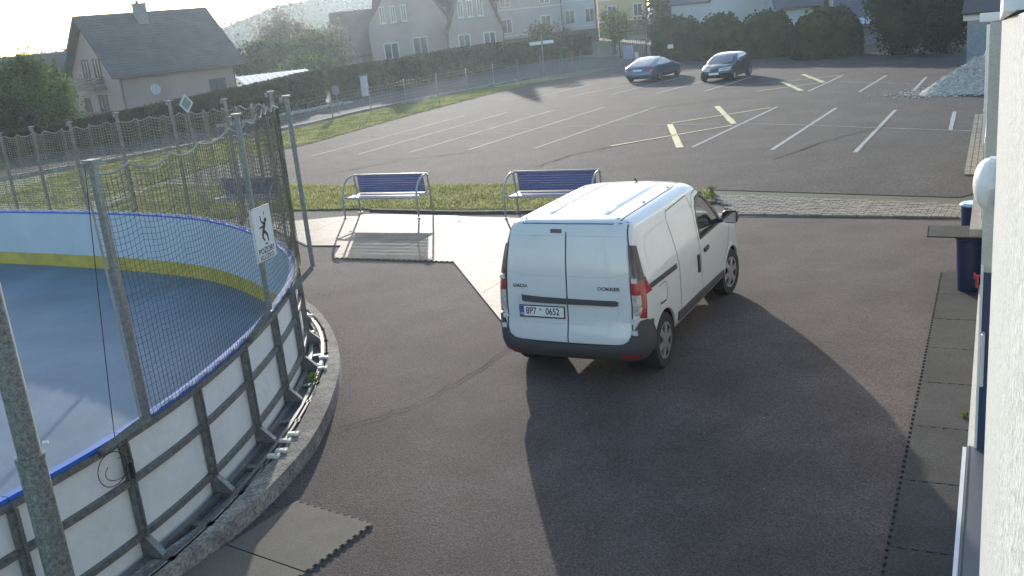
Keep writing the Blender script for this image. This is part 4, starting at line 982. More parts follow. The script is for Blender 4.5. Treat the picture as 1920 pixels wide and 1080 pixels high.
car('parked_car', 'steel blue fastback car in the far row, rear end towards the camera', ST, 4.7, (mx_[0]-.95*math.cos(hd), mx_[1]-.95*math.sin(hd)), hd, M_pblue, M_cglass,
    [([(1.15, 1.22), (1.5, 1.32), (2.1, 1.36), (2.5, 1.26), (3.0, 1.0)], [(1.0, 1.0), (1.6, .98), (2.2, .97), (2.6, .96), (3.1, .96)])],
    [(.66, 1.0), (.52, 1.30)], [(3.2, .68, 1.0), (2.5, .54, 1.30)], (.98, 3.72), zc, .03,
    [([(.75, .86), (1.9, .84)], [(.75, .74), (1.9, .74)], M_red, 'tail_lamp'), ([(3.3, .72), (4.2, .66)], [(3.3, .62), (4.2, .56)], M_clear, 'headlight')], False, None)
HT = [(.2, .12, 3.50, .74, .28, .45), (.32, .02, 3.62, .81, .28, .5), (.5, .0, 3.65, .83, .26, .5), (.7, .03, 3.60, .84, .24, .5), (.85, .06, 3.35, .83, .22, .55), (.95, .09, 3.0, .815, .2, .45), (1.02, .12, 2.82, .80, .2, .4),
      (1.15, .20, 2.58, .76, .22, .34), (1.3, .32, 2.28, .70, .22, .3), (1.4, .44, 2.05, .64, .22, .3), (1.46, .60, 1.85, .56, .22, .25), (1.49, .8, 1.65, .46, .2, .2)]
zh = [.2, .26, .32, .4, .5, .6, .7, .78, .85, .9, .95, 1.02, 1.15, 1.3, 1.4, 1.46, 1.49]
q1, q2, q3 = GP(1321, 154), GP(1370, 151), GP(1396, 143); hd = math.atan2(q3[1]-q2[1], q3[0]-q2[0])*.5+R(57)*.5
mx_ = ((q1[0]+q2[0])/2, (q1[1]+q2[1])/2); hy = hd+math.pi
car('parked_car', 'small dark hatchback in the far row, front end towards the camera', HT, 3.65, (mx_[0]+2.95*math.cos(hd), mx_[1]+2.95*math.sin(hd)), hy, M_pdark, M_cglass,
    [([(.45, 1.2), (.7, 1.34), (1.5, 1.4), (1.95, 1.3), (2.55, 1.03)], [(.42, 1.0), (.9, .98), (1.5, .97), (2.0, .96), (2.6, .97)])],
    [(.64, 1.03), (.54, 1.36)], [(2.75, .66, 1.0), (2.1, .56, 1.38)], (.55, 2.95), zh, .03,
    [([(1.0, .98), (1.8, .98)], [(1.0, .72), (1.8, .72)], M_red, 'tail_lamp'), ([(3.35, .80), (4.25, .74)], [(3.35, .64), (4.25, .58)], M_clear, 'headlight')], True, None, .29)

# ------------------------------------------------------------------ the house wall on the right
def wp(t, o, z=0): return (WD[0]*t+WQ[0]*o, WD[1]*t+WQ[1]*o, z)
wa = math.atan2(.887, .4618)
M_plast = mat('rough_plaster', (.46, .48, .48), .95, var=.1, vscale=30, speck=.22, sscale=170, bump=.35, bscale=200)
M_plasts = mat('smooth_plaster', (.62, .6, .54), .9, var=.06, vscale=6, speck=.08, sscale=90, bump=.3)
M_metw = mat('flashing_white', (.75, .76, .76), .4, .3, var=.05); M_roofd = mat('roof_dark', (.035, .035, .04), .7, var=.2, vscale=3)
M_greym = mat('grey_sheet', (.12, .13, .145), .5, .2, var=.05); M_doorb = mat('door_blue', (.03, .05, .12), .4, var=.05)
def topz(t): return 3.72-(t-4)*.046
hw = thing('house_wall', 'long roughcast house wall that fills the right picture edge', 'building', wp(10, -.2))
def wbox(mb, t0, t1, o0, o1, z0, z1, z0b=None, z1b=None):
    z0b = z0 if z0b is None else z0b; z1b = z1 if z1b is None else z1b
    mb.add([wp(t0, o0, z0), wp(t0, o1, z0), wp(t0, o0, z1), wp(t0, o1, z1), wp(t1, o0, z0b), wp(t1, o1, z0b), wp(t1, o0, z1b), wp(t1, o1, z1b)], [(0, 2, 3, 1), (4, 5, 7, 6), (0, 1, 5, 4), (2, 6, 7, 3), (0, 4, 6, 2), (1, 3, 7, 5)])
b = MB(); wbox(b, 7.46, 25, -.9, .055, 0, topz(7.46), 0, topz(25)); b.build('wall', M_plasts, hw)
b = MB(); wbox(b, -3, 5.6, -.45, -.012, 0, topz(-3), 0, topz(5.6)); b.build('near_wall', M_plast, hw)
b = MB(); wbox(b, .8, 5.62, -.6, -.002, topz(.8)+.003, topz(.8)+.06, topz(5.62)+.003, topz(5.62)+.06); b.build('flashing', M_metw, hw)
b = MB(); wbox(b, 7.45, 25.1, -.6, .12, topz(7.45)+.003, topz(7.45)+.06, topz(25)+.003, topz(25)+.06); b.build('flashing', M_metw, hw)
b = MB(); wbox(b, -3, 25.2, -5, -.25, topz(-3)+.065, topz(-3)+.12, topz(25)+.065, topz(25)+.12); b.build('roof', M_roofd, hw)
b = MB(); wbox(b, 7.5, 24.9, .058, .11, .0, .12); b.build('plinth', M_plasts, hw)
b = MB(); wbox(b, 7.43, 7.456, -.85, .035, .17, 1.8); dr_ = b.build('door', M_doorb, hw)
b = MB(); b.tube([wp(7.42, .022, .95), wp(7.37, .022, .95), wp(7.37, .022, 1.35), wp(7.42, .022, 1.35)], .012, 8); b.build('handle', M_metw, dr_, True)
b = MB(); wbox(b, 7.42, 7.455, .037, .054, .12, 1.86); b.build('door_frame', M_metw, dr_)
b = MB(); wbox(b, 2.0, 7.45, -.1, .105, .0, .42); b.build('light_well_cover', M_greym, hw)
b = MB(); wbox(b, 2.0, 7.47, .107, .134, .0, .40); b.build('cover_edge', M_metw, hw); b = MB(); wbox(b, 2.0, 7.46, .085, .09, .42, .425); b.build('cover_joint', M_blackp, hw)
b = MB(); b.tube([wp(24.6, .2, .1), wp(24.6, .2, 2.72)], .045, 10)
for z in (.8, 2.1): b.tube([wp(24.6, .2, z), wp(24.6, .2, z+.05)], .056, 10)
b.build('downpipe', M_metw, hw, True)
b = MB(); wbox(b, 11.9, 13.7, .088, .22, .98, 1.06); b.build('window_sill', mat('sill_stone', (.3, .28, .23), .8, speck=.1, bump=.2), hw)
b = MB(); wbox(b, 12.0, 13.6, .086, .1, 1.06, 2.1); wn_ = b.build('window', M_metw, hw)
b = MB(); wbox(b, 12.08, 13.52, .1, .105, 1.14, 2.02); b.build('pane', M_cglass, wn_)
e = thing('wall_lamp', 'white dome bulkhead lamp high on the house wall', 'lamp', wp(5.4, -.01, 2.72))
b = MB(); V = []; F = []; nn_ = 20
for j in range(7):
    a = R(90)*j/6
    for k in range(nn_): c = 2*math.pi*k/nn_; V.append(wp(5.4+.135*math.cos(a)*math.cos(c), -.012+.03+.075*math.sin(a), 2.85+.135*math.cos(a)*math.sin(c)))
for j in range(6):
    for k in range(nn_): F.append((j*nn_+k, j*nn_+(k+1) % nn_, (j+1)*nn_+(k+1) % nn_, (j+1)*nn_+k))
b.add(V, F); b.build('lamp_dome', mat('lamp_opal', (.8, .8, .78), .35, var=.02), e, True)
b = MB(); V = [wp(5.4+.14*math.cos(c), o_, 2.85+.14*math.sin(c)) for o_ in (-.011, .018) for c in np.linspace(0, 6.283, 25)[:-1]]
b.add(V, [tuple(range(24, 48))]+[(i, (i+1) % 24, 24+(i+1) % 24, 24+i) for i in range(24)]); b.build('lamp_base', M_metw, e)
e = thing('wall_valve', 'small red valve on the house wall beyond the bins', 'valve', wp(12.3, .1, .6))
b = MB(); b.tube([wp(11.5, .08, .62), wp(11.5, .14, .62)], .015, 8); b.tube([wp(11.5, .14, .62), wp(11.5, .155, .62)], .04, 12); b.tube([wp(11.5, .12, .62), wp(11.5, .12, .48)], .016, 8); b.build('valve_body', mat('valve_red', (.35, .02, .02), .4), e, True)
# bins
M_bin = mat('bin_blue', (.013, .022, .075), .4, var=.05)
def bin_(x, y, r, h, label, lidm):
    e = thing('waste_bin', label, 'bin', (x, y, 0), 0, 'blue bins by the house wall')
    b = MB(); b.tube([(x, y, .01), (x, y, h*.5), (x, y, h)], [r*.82, r*.93, r], 24); b.build('barrel', M_bin, e, True)
    b = MB(); P = [(x+r*math.cos(a), y+r*math.sin(a), h+.005) for a in np.linspace(0, 6.283, 25)]; b.tube(P, .018, 6, False); b.build('rim', lidm, e, True)
    b = MB(); b.tube([(x, y, h+.006), (x, y, h+.03)], r*.93, 24); b.build('lid', lidm, e, True); return e
q = wp(12.95, .225); bin_(q[0], q[1], .165, .70, 'dark blue barrel bin carrying a rubber mat, nearer of the two', M_bin)
q = wp(14.0, .22); bin_(q[0], q[1], .155, .90, 'blue barrel bin with a shiny pale lid behind the first bin', mat('bin_lid_pale', (.4, .5, .6), .2, .3))
c = np.array(wp(13.05, .34)[:2]); P = [tuple(c+WD*a+WQ*o) for a, o in ((-.3, -.4), (.33, -.38))]+teeth_edge(c+WD*.33+WQ*.38, c-WD*.3+WQ*.36, 14, .02)
o = make_mat([tuple(p) for p in P], M_matd, 'dark rubber mat laid over the top of the nearer blue bin', None, .735)
# weeds at the wall foot
for k, (t, lab) in enumerate(((20.2, 'tuft of weeds at the wall foot by the block paving'), (8.9, 'tiny weed between the wall step and the mats'))):
    q = wp(t, .2 if k == 0 else .15); weed(q[0], q[1], .02, 90 if k == 0 else 30, .14 if k == 0 else .05, lab)
q = GP(1335, 372); weed(q[0], q[1], .02, 260, .22, 'leafy green clump at the corner of the block paving beyond the van')

# ------------------------------------------------------------------ background
def DP(u, v, y):
    q = Vector(((u-960)/FPX, (v-540)/FPX, 1)); d = rt2*q.x+dn2*q.y+fw; t = y/d.y; return Vector((d.x*t, y, CAM_H+d.z*t))
M_pane = mat('far_pane', (.06, .07, .08), .12, var=.05, coat=.5); M_frw = mat('frame_white', (.6, .6, .58), .6); M_frd = mat('frame_brown', (.07, .05, .045), .7); M_wood = mat('balcony_wood', (.18, .13, .11), .8, var=.2, vscale=3)
def house(name, label, C0, ua, L, W, zb, ze, zr, wm, rm, wins=(), oh=.5, fm=M_frw, chim=None, hip=0, cat='house'):
    e = thing(name, label, cat, (C0[0], C0[1], zb), ua, None, local=True); he, hr = ze-zb, zr-zb
    b = MB(); b.add([(0, 0, -.5), (L, 0, -.5), (L, W, -.5), (0, W, -.5), (0, 0, he), (L, 0, he), (L, W, he), (0, W, he), (0, W/2, hr-.12), (L, W/2, hr-.12)],
                    [(0, 1, 5, 4), (2, 3, 7, 6), (3, 0, 4, 8, 7), (1, 2, 6, 9, 5), (4, 5, 9, 8), (7, 8, 9, 6), (0, 3, 2, 1)]); b.build('wall', wm, e)
    sl = (hr-he)/(W/2)
    for s_ in (0, 1):
        y0 = -oh if s_ == 0 else W+oh; z0 = he-oh*sl; b = MB(); nrow = 1
        V = [(-oh, y0, z0), (L+oh, y0, z0), (L+oh, W/2, hr), (-oh, W/2, hr)]
        b.add(V+[(p[0], p[1], p[2]+.14) for p in V], [(0, 1, 2, 3), (4, 7, 6, 5), (0, 4, 5, 1), (1, 5, 6, 2), (2, 6, 7, 3), (3, 7, 4, 0)])
        # courses of tiles as shallow steps
        nr = 22
        for k in range(nr):
            a0, a1 = k/nr, (k+1)/nr; ya, za = y0+(W/2-y0)*a0, z0+(hr-z0)*a0+.143; yb, zb_ = y0+(W/2-y0)*a1, z0+(hr-z0)*a1+.143
            b.add([(-oh, ya, za+.035), (L+oh, ya, za+.035), (L+oh, yb, zb_), (-oh, yb, zb_), (-oh, ya, za), (L+oh, ya, za)], [(0, 1, 2, 3), (4, 5, 1, 0)])
        rf = b.build('roof', rm, e)
    b = MB(); b.tube([(-oh, -oh-.05, he-oh*sl), (L+oh, -oh-.05, he-oh*sl)], .07, 6); b.tube([(L-.1, -oh-.02, he-oh*sl), (L-.1, -.08, he-.8), (L-.1, -.08, -.4)], .05, 6); b.tube([(.1, -oh-.02, he-oh*sl), (.1, -.08, he-.8), (.1, -.08, -.4)], .05, 6); b.build('gutter', M_frd, e)
    for x in (-oh-.02, L+oh+.02):
        b = MB(); b.bar((x, -oh-.05, he-oh*sl+.02), (x, W/2, hr+.02), .05, .26); b.build('bargeboard', rm, e)
        b = MB(); b.bar((x, W+oh+.05, he-oh*sl+.02), (x, W/2, hr+.02), .05, .26); b.build('bargeboard', rm, e)
    for (face, p, z, ww, hh) in wins:
        def bx(mb, c, z_, a, h_, d, o_):
            if face == 'f': mb.box((c, -o_, z_), (a, d, h_))
            elif face == 'g': mb.box((-o_, c, z_), (d, a, h_))
            else: mb.box((L+o_, c, z_), (d, a, h_))
        b = MB(); t_ = .09
        bx(b, p-ww/2, z, t_, hh+t_, .1, .03); bx(b, p+ww/2, z, t_, hh+t_, .1, .03); bx(b, p, z+hh/2, ww-t_, t_, .1, .03); bx(b, p, z-hh/2, ww-t_, t_, .1, .03); bx(b, p, z, t_*.8, hh-t_, .09, .028); bx(b, p, z-hh/2-.09, ww+.3, .08, .2, .08)
        wo_ = b.build('window', fm, e)
        for sg in (-1, 1):
            b = MB(); bx(b, p+sg*ww/4, z, ww/2-t_, hh-t_, .02, .02); b.build('pane', M_pane, wo_)
    if chim:
        for (x, y, cw, ch) in chim:
            b = MB(); zz = hr-abs(y-W/2)*sl; b.box((x, y, zz+ch/2-.3), (cw, cw, ch+.6)); b.box((x, y, zz+ch+.04), (cw+.16, cw+.16, .1)); b.box((x-.12, y, zz+ch+.22), (.18, .18, .26)); c_ = b.build('chimney', mat('chimney_render', (.16, .17, .19), .9), rf)
    return e
M_wpink = mat('render_rose', (.3, .23, .21), .95, var=.08, vscale=.6); M_roofl = mat('roof_slate', (.05, .052, .06), .75, var=.2, vscale=.8)
# house with balcony, left
ua = math.atan2(.75, .661); C0 = DP(233, 200, 74)
lh = house('balcony_house', 'rose rendered house with dark gable roof, chimney and two wooden balconies', C0, ua-R(5), 9.6, 8.6, -1.1, 3.0, 7.0, M_wpink, M_roofl,
           [('f', 7.9, 1.75, 1.3, 1.5), ('g', 3.5, 1.35, 1.5, 1.7), ('g', 6.6, 1.2, 1.0, 1.6), ('g', 3.4, 4.1, 1.1, 1.7), ('g', 5.6, 4.1, 1.1, 1.7)], .7, M_frd, [(4.3, 3.6, .8, 1.3)])
# the window list is in local height over the house base
b = MB()
for z0 in (2.75, .2):
    for k in range(4): b.box((-.95, 4.3, z0+.12+k*.22), (.04, 3.6, .13)); b.box((-.5, 2.5, z0+.12+k*.22), (.9, .04, .13)); b.box((-.5, 6.1, z0+.12+k*.22), (.9, .04, .13))
    b.box((-.5, 4.3, z0), (1.0, 3.7, .14))
b.build('balcony', M_wood, lh)
b = MB(); b.tube([(10.8*.24, -.1, 2.3), (10.8*.24, -.2, 2.3)], .42, 16); b.build('satellite_dish', mat('dish_grey', (.4, .4, .42), .6), lh, True)
b = MB(); b.tube([(1.2, 4.3, 7.4), (1.2, 4.3, 8.6)], .025, 5); b.build('aerial', M_frd, lh)
# small dark house behind the tree
house('neighbour_house', 'dark roofed house with a small chimney behind the green garden tree', DP(52, 190, 92), ua, 9, 8, -1.2, 1.3, 4.7, M_wpink, M_roofl, [], .5, M_frd, [(6.5, 3.2, .7, 1.0)])
M_wgrey = mat('render_grey', (.36, .34, .33), .95, var=.08, vscale=.5); M_wyel = mat('render_yellow', (.42, .36, .2), .95, var=.08, vscale=.5); M_wpk2 = mat('render_pale_rose', (.36, .29, .27), .95, var=.08, vscale=.5); M_wwh = mat('render_white', (.46, .48, .5), .95, var=.05)
M_rred = mat('roof_brown', (.13, .09, .075), .85, var=.2, vscale=.8); M_rblue = mat('roof_blue_grey', (.07, .085, .115), .6, var=.1, vscale=.6)
# pale rose villa with two gables towards us (ridge runs away from us)
def villa(name, label, uL, uR, y, ze, zr, wm, rm, wins, ang=R(8), W=11, oh=.12, fm=M_frw, zb=0, cat='house'):
    """gable front facing the camera: local x runs away from us"""
    a = DP(uL, 100, y); c = DP(uR, 100, y); Wd_ = (c-a).length*1.0
    # house() has its gable on local -x with local y as width; turn it so that the gable looks at us
    u_ang = R(90)+ang; # local x direction points away
    return house(name, label, (c.x, c.y), u_ang, W, Wd_, zb, ze, zr, wm, rm, wins, oh, fm, None, 0, cat)
villa('rose_villa', 'pale rose villa with a steep gable, white framed windows in threes', 845, 946, 97, 3.2, 10.0, M_wpk2, M_rred, [('g', p_, 5.1, .5, 1.5) for p_ in (2.0, 3.0, 3.9)]+[('g', 1.3, 1.9, 1.1, 1.6), ('g', 3.8, 1.9, 1.1, 1.6)])
villa('rose_villa_wing', 'left wing of the rose villa with its own gable and three narrow windows', 700, 845, 99, 4.6, 10.3, M_wpk2, M_rred, [('g', p_, 5.3, .45, 1.5) for p_ in (4.2, 5.25, 6.3)]+[('g', 2.9, 1.9, 1.4, 1.9), ('g', 5.8, 1.8, 1.4, 1.5)])
house('rose_villa_main', 'long main roof joining the two gables of the rose villa', DP(715, 100, 103), 0, 12.5, 8, 0, 6.0, 10.2, M_wpk2, M_rred, [], .3)
house('annex_house', 'low annex with dark pitched roof left of the rose villa', DP(632, 100, 101), R(6), 6.2, 7, -.5, 2.0, 6.0, M_wgrey, M_rred, [], .4)
def block(name, label, uL, uR, y, h, wm, rows, cols, fm=M_frw, plinth=None, depth=10):
    a = DP(uL, 60, y); c = DP(uR, 60, y); L = (c-a).length; e = thing(name, label, 'building', (a.x, a.y, 0), R(0), None, local=True)
    b = MB(); b.box((L/2, depth/2, h/2), (L, depth, h)); b.build('wall', wm, e)
    if plinth: b = MB(); b.box((L/2, -.03, plinth[0]/2), (L, .1, plinth[0])); b.build('plinth', plinth[1], e)
    b = MB(); V = [(-.5, -.6, h+.003), (L+.5, -.6, h+.003), (L+.5, depth/2, h+3), (-.5, depth/2, h+3), (L+.5, depth+.6, h+.003), (-.5, depth+.6, h+.003)]
    b.add(V, [(0, 1, 2, 3), (3, 2, 4, 5), (0, 3, 5), (1, 4, 2), (0, 5, 4, 1)]); b.build('roof', M_rred, e)
    for z in rows:
        b = MB(); b.box((L/2, -.04, z-1.15), (L, .1, .12)); b.build('string_course', fm, e)
        for x in cols:
            b = MB(); x_ = x*L; ww, hh, t_ = 1.15, 1.6, .1
            b.box((x_-ww/2, -.04, z), (t_, .12, hh+t_)); b.box((x_+ww/2, -.04, z), (t_, .12, hh+t_)); b.box((x_, -.04, z+hh/2), (ww-t_, .12, t_)); b.box((x_, -.04, z-hh/2), (ww-t_, .12, t_)); b.box((x_, -.035, z), (.06, .1, hh-t_)); wo_ = b.build('window', fm, e)
            for sg in (-1, 1): b = MB(); b.box((x_+sg*ww/4, -.01, z), (ww/2-t_, .04, hh-t_)); b.build('pane', M_pane, wo_)
    b = MB(); b.tube([(L-.2, -.1, 0), (L-.2, -.1, h)], .07, 6); b.build('downpipe', M_frd, e)
    return e
block('grey_block', 'grey rendered block of flats with white window frames, centre background', 925, 1058, 118, 10, M_wgrey, (2.9, 5.9, 8.8), (.2, .75), plinth=(1.4, mat('plinth_brown', (.14, .1, .08), .9)))
block('pale_block', 'pale grey block of flats with pairs of windows, left of the yellow one', 1058, 1122, 122, 10.5, M_wwh, (3.2, 6.2, 9.0), (.2, .78), plinth=(1.6, MATS['plinth_brown']))
block('yellow_block', 'yellow block of flats at the head of the street', 1124, 1216, 135, 11, M_wyel, (3.2, 6.0, 8.8), (.28, .80), plinth=(1.9, MATS['plinth_brown']))
block('white_block', 'whitish block between the spruce and the gable house', 1290, 1345, 115, 9.5, M_wwh, (6.0,), (.45,))
villa('gable_house', 'white gable house with three windows behind the clipped bushes', 1330, 1450, 92, 3.6, 8.2, M_wwh, M_rblue, [('g', p_, 5.2, .9, 1.6) for p_ in (4.3, 5.4, 2.2)])
house('blue_roof_house', 'long house with blue grey roof behind the clipped bushes', DP(1462, 80, 86), R(-4), 9.5, 9, 0, 3.0, 8.8, M_wwh, M_rblue, [], .5)
house('barn', 'grey blue barn with a strip of skylight along its eaves', DP(1575, 60, 64), R(-14), 10, 9, 0, 1.45, 6.6, mat('barn_wall', (.16, .18, .21), .9), M_rblue, [], .3)
bn = bpy.data.objects['barn']
Mk = Matrix.Rotation(R(48), 3, 'X')
b = MB(); b.box((1.55, -.2, 1.50), (3.0, .5, .05), M=Mk); sk = b.build('skylight_strip', mat('skylight', (.7, .75, .8), .15, .5), bn)
for k in range(5): b = MB(); b.box((.1+k*.72, -.22, 1.53), (.05, .5, .08), M=Mk); b.build('glazing_bar', M_frd, sk)
# garden shed with shiny roof
e = thing('garden_shed', 'low garden shed with a shiny sheet metal roof behind the hedge', 'shed', DP(540, 150, 58)*1.0, R(22), None, local=True)
e.matrix_basis = Matrix.Translation((DP(530, 150, 58).x, 58, 0)) @ Matrix.Rotation(R(24), 4, 'Z')
b = MB(); b.box((0, 1.5, .7), (4.0, 3.2, 1.4)); b.build('wall', M_wood, e)
b = MB(); b.box((0, 1.2, 1.72), (4.4, 3.6, .05), M=Matrix.Rotation(R(9), 3, 'X')); 
for k in range(12): b.box((-2.1+k*.38, 1.2, 1.76), (.05, 3.6, .04), M=Matrix.Rotation(R(9), 3, 'X'))
b.build('roof', mat('sheet_roof', (.45, .48, .5), .4, .6), e)
# lean-to beyond the wall end
e = thing('lean_to', 'small outbuilding with dark roof and pale fascia beyond the wall end', 'building', (DP(1812, 100, 40).x, 40, 0), R(-28), None, local=True)
b = MB(); b.box((3, 2, 1.0), (6, 4, 2.0)); b.build('wall', mat('outbuilding_wall', (.2, .24, .28), .9), e)
b = MB(); b.box((3, -.25, 2.15), (6.3, .1, .32)); b.build('fascia', M_plasts, e)
b = MB(); b.box((3, 1.0, 2.62), (6.4, 3.0, .08), M=Matrix.Rotation(R(14), 3, 'X')); b.build('roof', M_roofd, e)
# trees and hedges ------------------------------------------------------
LF_dark = leafmat('leaf_dark', (.018, .03, .014), (.04, .055, .022), .9, .15); LF_mid = leafmat('leaf_mid', (.05, .075, .022), (.11, .14, .045), .7, .35); LF_bright = leafmat('leaf_bright', (.035, .065, .018), (.12, .2, .04), .6, .4)
LF_pink = leafmat('leaf_blossom', (.2, .16, .13), (.33, .27, .22), .8, .4); LF_bush = leafmat('leaf_bush', (.03, .042, .016), (.07, .085, .03), 1.4, .2); LF_hedge = leafmat('leaf_hedge', (.035, .042, .02), (.075, .08, .035), 1.6, .2); LF_brown = leafmat('leaf_brown', (.09, .075, .04), (.18, .15, .09), .7, .3)
M_bark = mat('bark', (.09, .07, .055), .95, var=.3, vscale=6, bump=.6)
def leafcloud(C, n, s, nm, m, par):
    """n leaf quads of size s about the points C"""
    C = C[:n]; n = len(C); u = nrg.normal(size=(n, 3)); u /= np.linalg.norm(u, axis=1)[:, None]; v = nrg.normal(size=(n, 3)); v -= u*(u*v).sum(1)[:, None]; v /= np.linalg.norm(v, axis=1)[:, None]
    ss = s*nrg.uniform(.5, 1.4, (n, 1)); u = u*ss; v = v*ss*.6
    V = np.stack([C-u, C+v, C+u, C-v], 1).reshape(-1, 3); F = np.arange(4*n).reshape(n, 4); return npmesh(nm, V, F, m, par)
def crown_pts(n, rx, ry, rz_, c, clumps, spread=.22, shell=.55, kind='round'):
    d = nrg.normal(size=(clumps, 3)); d /= np.linalg.norm(d, axis=1)[:, None]; rr = shell+(1-shell)*nrg.random((clumps, 1))**.5
    K = d*rr
    if kind == 'cone': K[:, 2] = nrg.uniform(-1, 1, clumps)**1; w_ = (1-(K[:, 2]+1)/2)**.7; a = nrg.uniform(0, 6.283, clumps); r_ = w_*nrg.uniform(.5, 1.05, clumps); K[:, 0] = r_*np.cos(a); K[:, 1] = r_*np.sin(a)
    if kind == 'dome': K[:, 2] = np.abs(K[:, 2])*2-1; q = np.clip(1.06-((K[:, 2]+1)/2)**2.6, .05, 1)**.5; a = nrg.uniform(0, 6.283, clumps); K[:, 0] = q*np.cos(a); K[:, 1] = q*np.sin(a)
    ix = nrg.integers(0, clumps, n); P = K[ix]+nrg.normal(size=(n, 3))*spread*(.4+nrg.random((clumps, 1))[ix])
    return P*np.array((rx, ry, rz_))+np.array(c)
def core(mb, rx, ry, rz_, c, kind):
    n1, n2 = 10, 16; V = []; F = []
    for j in range(n1+1):
        z = -1+2*j/n1
        r_ = {'round': math.sqrt(max(0, 1-z*z)), 'cone': max(0, 1-(z+1)/2)**.7, 'dome': max(0, 1-((z+1)/2)**2.6)**.5}[kind]
        for k in range(n2): a = 2*math.pi*k/n2; q = r_*(1+.08*math.sin(3*a+j)); V.append((c[0]+rx*q*math.cos(a), c[1]+ry*q*math.sin(a), c[2]+rz_*z))
    for j in range(n1):
        for k in range(n2): F.append((j*n2+k, j*n2+(k+1) % n2, (j+1)*n2+(k+1) % n2, (j+1)*n2+k))
    mb.add(V, F)
def tree(name, label, x, y, z0, h, rx, m, n=7000, s=.16, kind='round', trunk=.25, corek=.72, clumps=70, cat='tree', group=None, spread=.2, crownlow=.25, ry=None, trunkh=None):
    e = thing(name, label, cat, (x, y, z0), 0, group); b = MB(); low = h*crownlow; rz_ = (h-low)/2; c = (x, y, z0+low+rz_); ry = ry or rx
    tr_ = h*.045+.04
    b.tube([(x, y, z0-.2), (x+.03*h*rng.uniform(-1, 1), y, z0+h*.3), (x+.05*h*rng.uniform(-1, 1), y, z0+h*.65), (x, y, z0+h*.9)], [tr_, tr_*.8, tr_*.45, .02], 8)
    for k in range(6): a = rng.uniform(0, 6.28); z1 = z0+h*rng.uniform(.25, .6); b.tube([(x, y, z1), (x+rx*.4*math.cos(a), y+rx*.4*math.sin(a), z1+h*.14), (x+rx*.75*math.cos(a), y+rx*.75*math.sin(a), z1+h*.26)], [tr_*.4, tr_*.25, .015], 5)
    b.build('trunk', M_bark, e, True)
    o = leafcloud(crown_pts(n, rx, ry, rz_, c, clumps, spread, kind=kind), n, s, 'crown', m, e); o['kind'] = 'stuff'
    if corek: mb = MB(); core(mb, rx*corek, ry*corek, rz_*corek*1.0, (c[0], c[1], c[2]-rz_*(1-corek)*.6), kind); mb.build('inner_growth', m, e, True)
    return e
q = DP(60, 175, 50)
tree('garden_tree', 'dense bright green garden tree at the left picture edge', q.x, 50, -.6, 4.7, 1.75, LF_bright, 16000, .085, 'round', corek=.7, clumps=160, spread=.16, crownlow=.05)
q = DP(12, 200, 47); tree('garden_shrub', 'darker shrub cut by the left picture edge, below the big garden tree', q.x, 47, -.5, 3.0, 1.3, LF_dark, 6000, .08, 'round', corek=.7, clumps=80, crownlow=.05)
b = MB(); sp_ = []
q = DP(60, 175, 50)
for k in range(26): a = rng.uniform(-1.6, 1.5); sp_.append((q.x+a, 50+rng.uniform(-.8, .8), 3.0+.5*math.cos(a)+rng.uniform(0, .3)))
C_ = np.concatenate([np.array(p)+np.stack([nrg.normal(0, .05, 60), nrg.normal(0, .05, 60), nrg.uniform(0, .75, 60)], 1) for p in sp_])
o = leafcloud(C_, len(C_), .06, 'top_shoots', LF_bright, None); hang(o, bpy.data.objects['garden_tree']); o['kind'] = 'stuff'
for (u, y, h, r_, m, lab) in ((500, 84, 4.6, 2.3, LF_mid, 'green garden tree right of the balcony house'), (532, 88, 4.4, 2.4, LF_mid, 'second green tree from the balcony house, behind the shed'), (548, 92, 6.8, 2.5, LF_pink, 'tall tree in pale pinkish blossom behind the shed'), (600, 84, 4.8, 2.5, LF_mid, 'green tree left of the annex house'), (575, 74, 3.2, 2.1, LF_bright, 'low bright green tree above the shed roof'), (622, 96, 5.2, 2.2, LF_pink, 'smaller pinkish tree by the annex house')):
    q = DP(u, 150, y); tree('garden_tree', lab, q.x, y, -.8, h, r_, m, 6000, .15, 'round', corek=.6, clumps=60, spread=.2, crownlow=.12, group='trees in the gardens behind the hedge')
for (u, y, h, rx, lab) in ((1274, 67, 3.0, 1.85, 'leftmost clipped dome bush, with the small white notice'), (1352, 64, 3.0, 1.6, 'second clipped dome bush from the left, behind the dark hatchback'), (1438, 60.5, 2.95, 1.75, 'third clipped dome bush from the left'), (1550, 56, 2.9, 1.95, 'rightmost and widest clipped dome bush, left of the dark conifer')):
    q = DP(u, 105, y); tree('clipped_bush', lab, q.x, y, 0, h, rx, LF_bush, 22000, .05, 'dome', corek=.965, clumps=900, cat='bush', group='row of clipped dome bushes', spread=.02, crownlow=0)
q = DP(1690, 100, 52); tree('conifer', 'big dark conifer at the right end of the parking lot, left one of two', q.x, 52, 0, 7.5, 1.75, LF_dark, 22000, .1, 'round', corek=.85, clumps=260, spread=.1, crownlow=.0, group='dark conifers by the lot')
q = DP(1768, 100, 50); tree('conifer', 'big dark conifer nearest the house wall, right one of two', q.x, 50, 0, 8.5, 1.7, LF_dark, 20000, .1, 'round', corek=.85, clumps=240, spread=.1, crownlow=.0, group='dark conifers by the lot')
q = DP(1630, 100, 60); tree('shrub', 'loose brownish shrub leaning on the dark conifer', q.x+1.4, 58, 0, 3.6, 1.0, LF_brown, 2500, .1, 'round', corek=.4, clumps=40, cat='bush', crownlow=.1)
q = DP(1258, 30, 105); tree('spruce', 'grey green spruce rising behind the leftmost clipped bush', q.x, 105, 0, 9.5, 3.4, LF_bush, 9000, .22, 'cone', corek=.6, clumps=120, crownlow=.05, spread=.14)
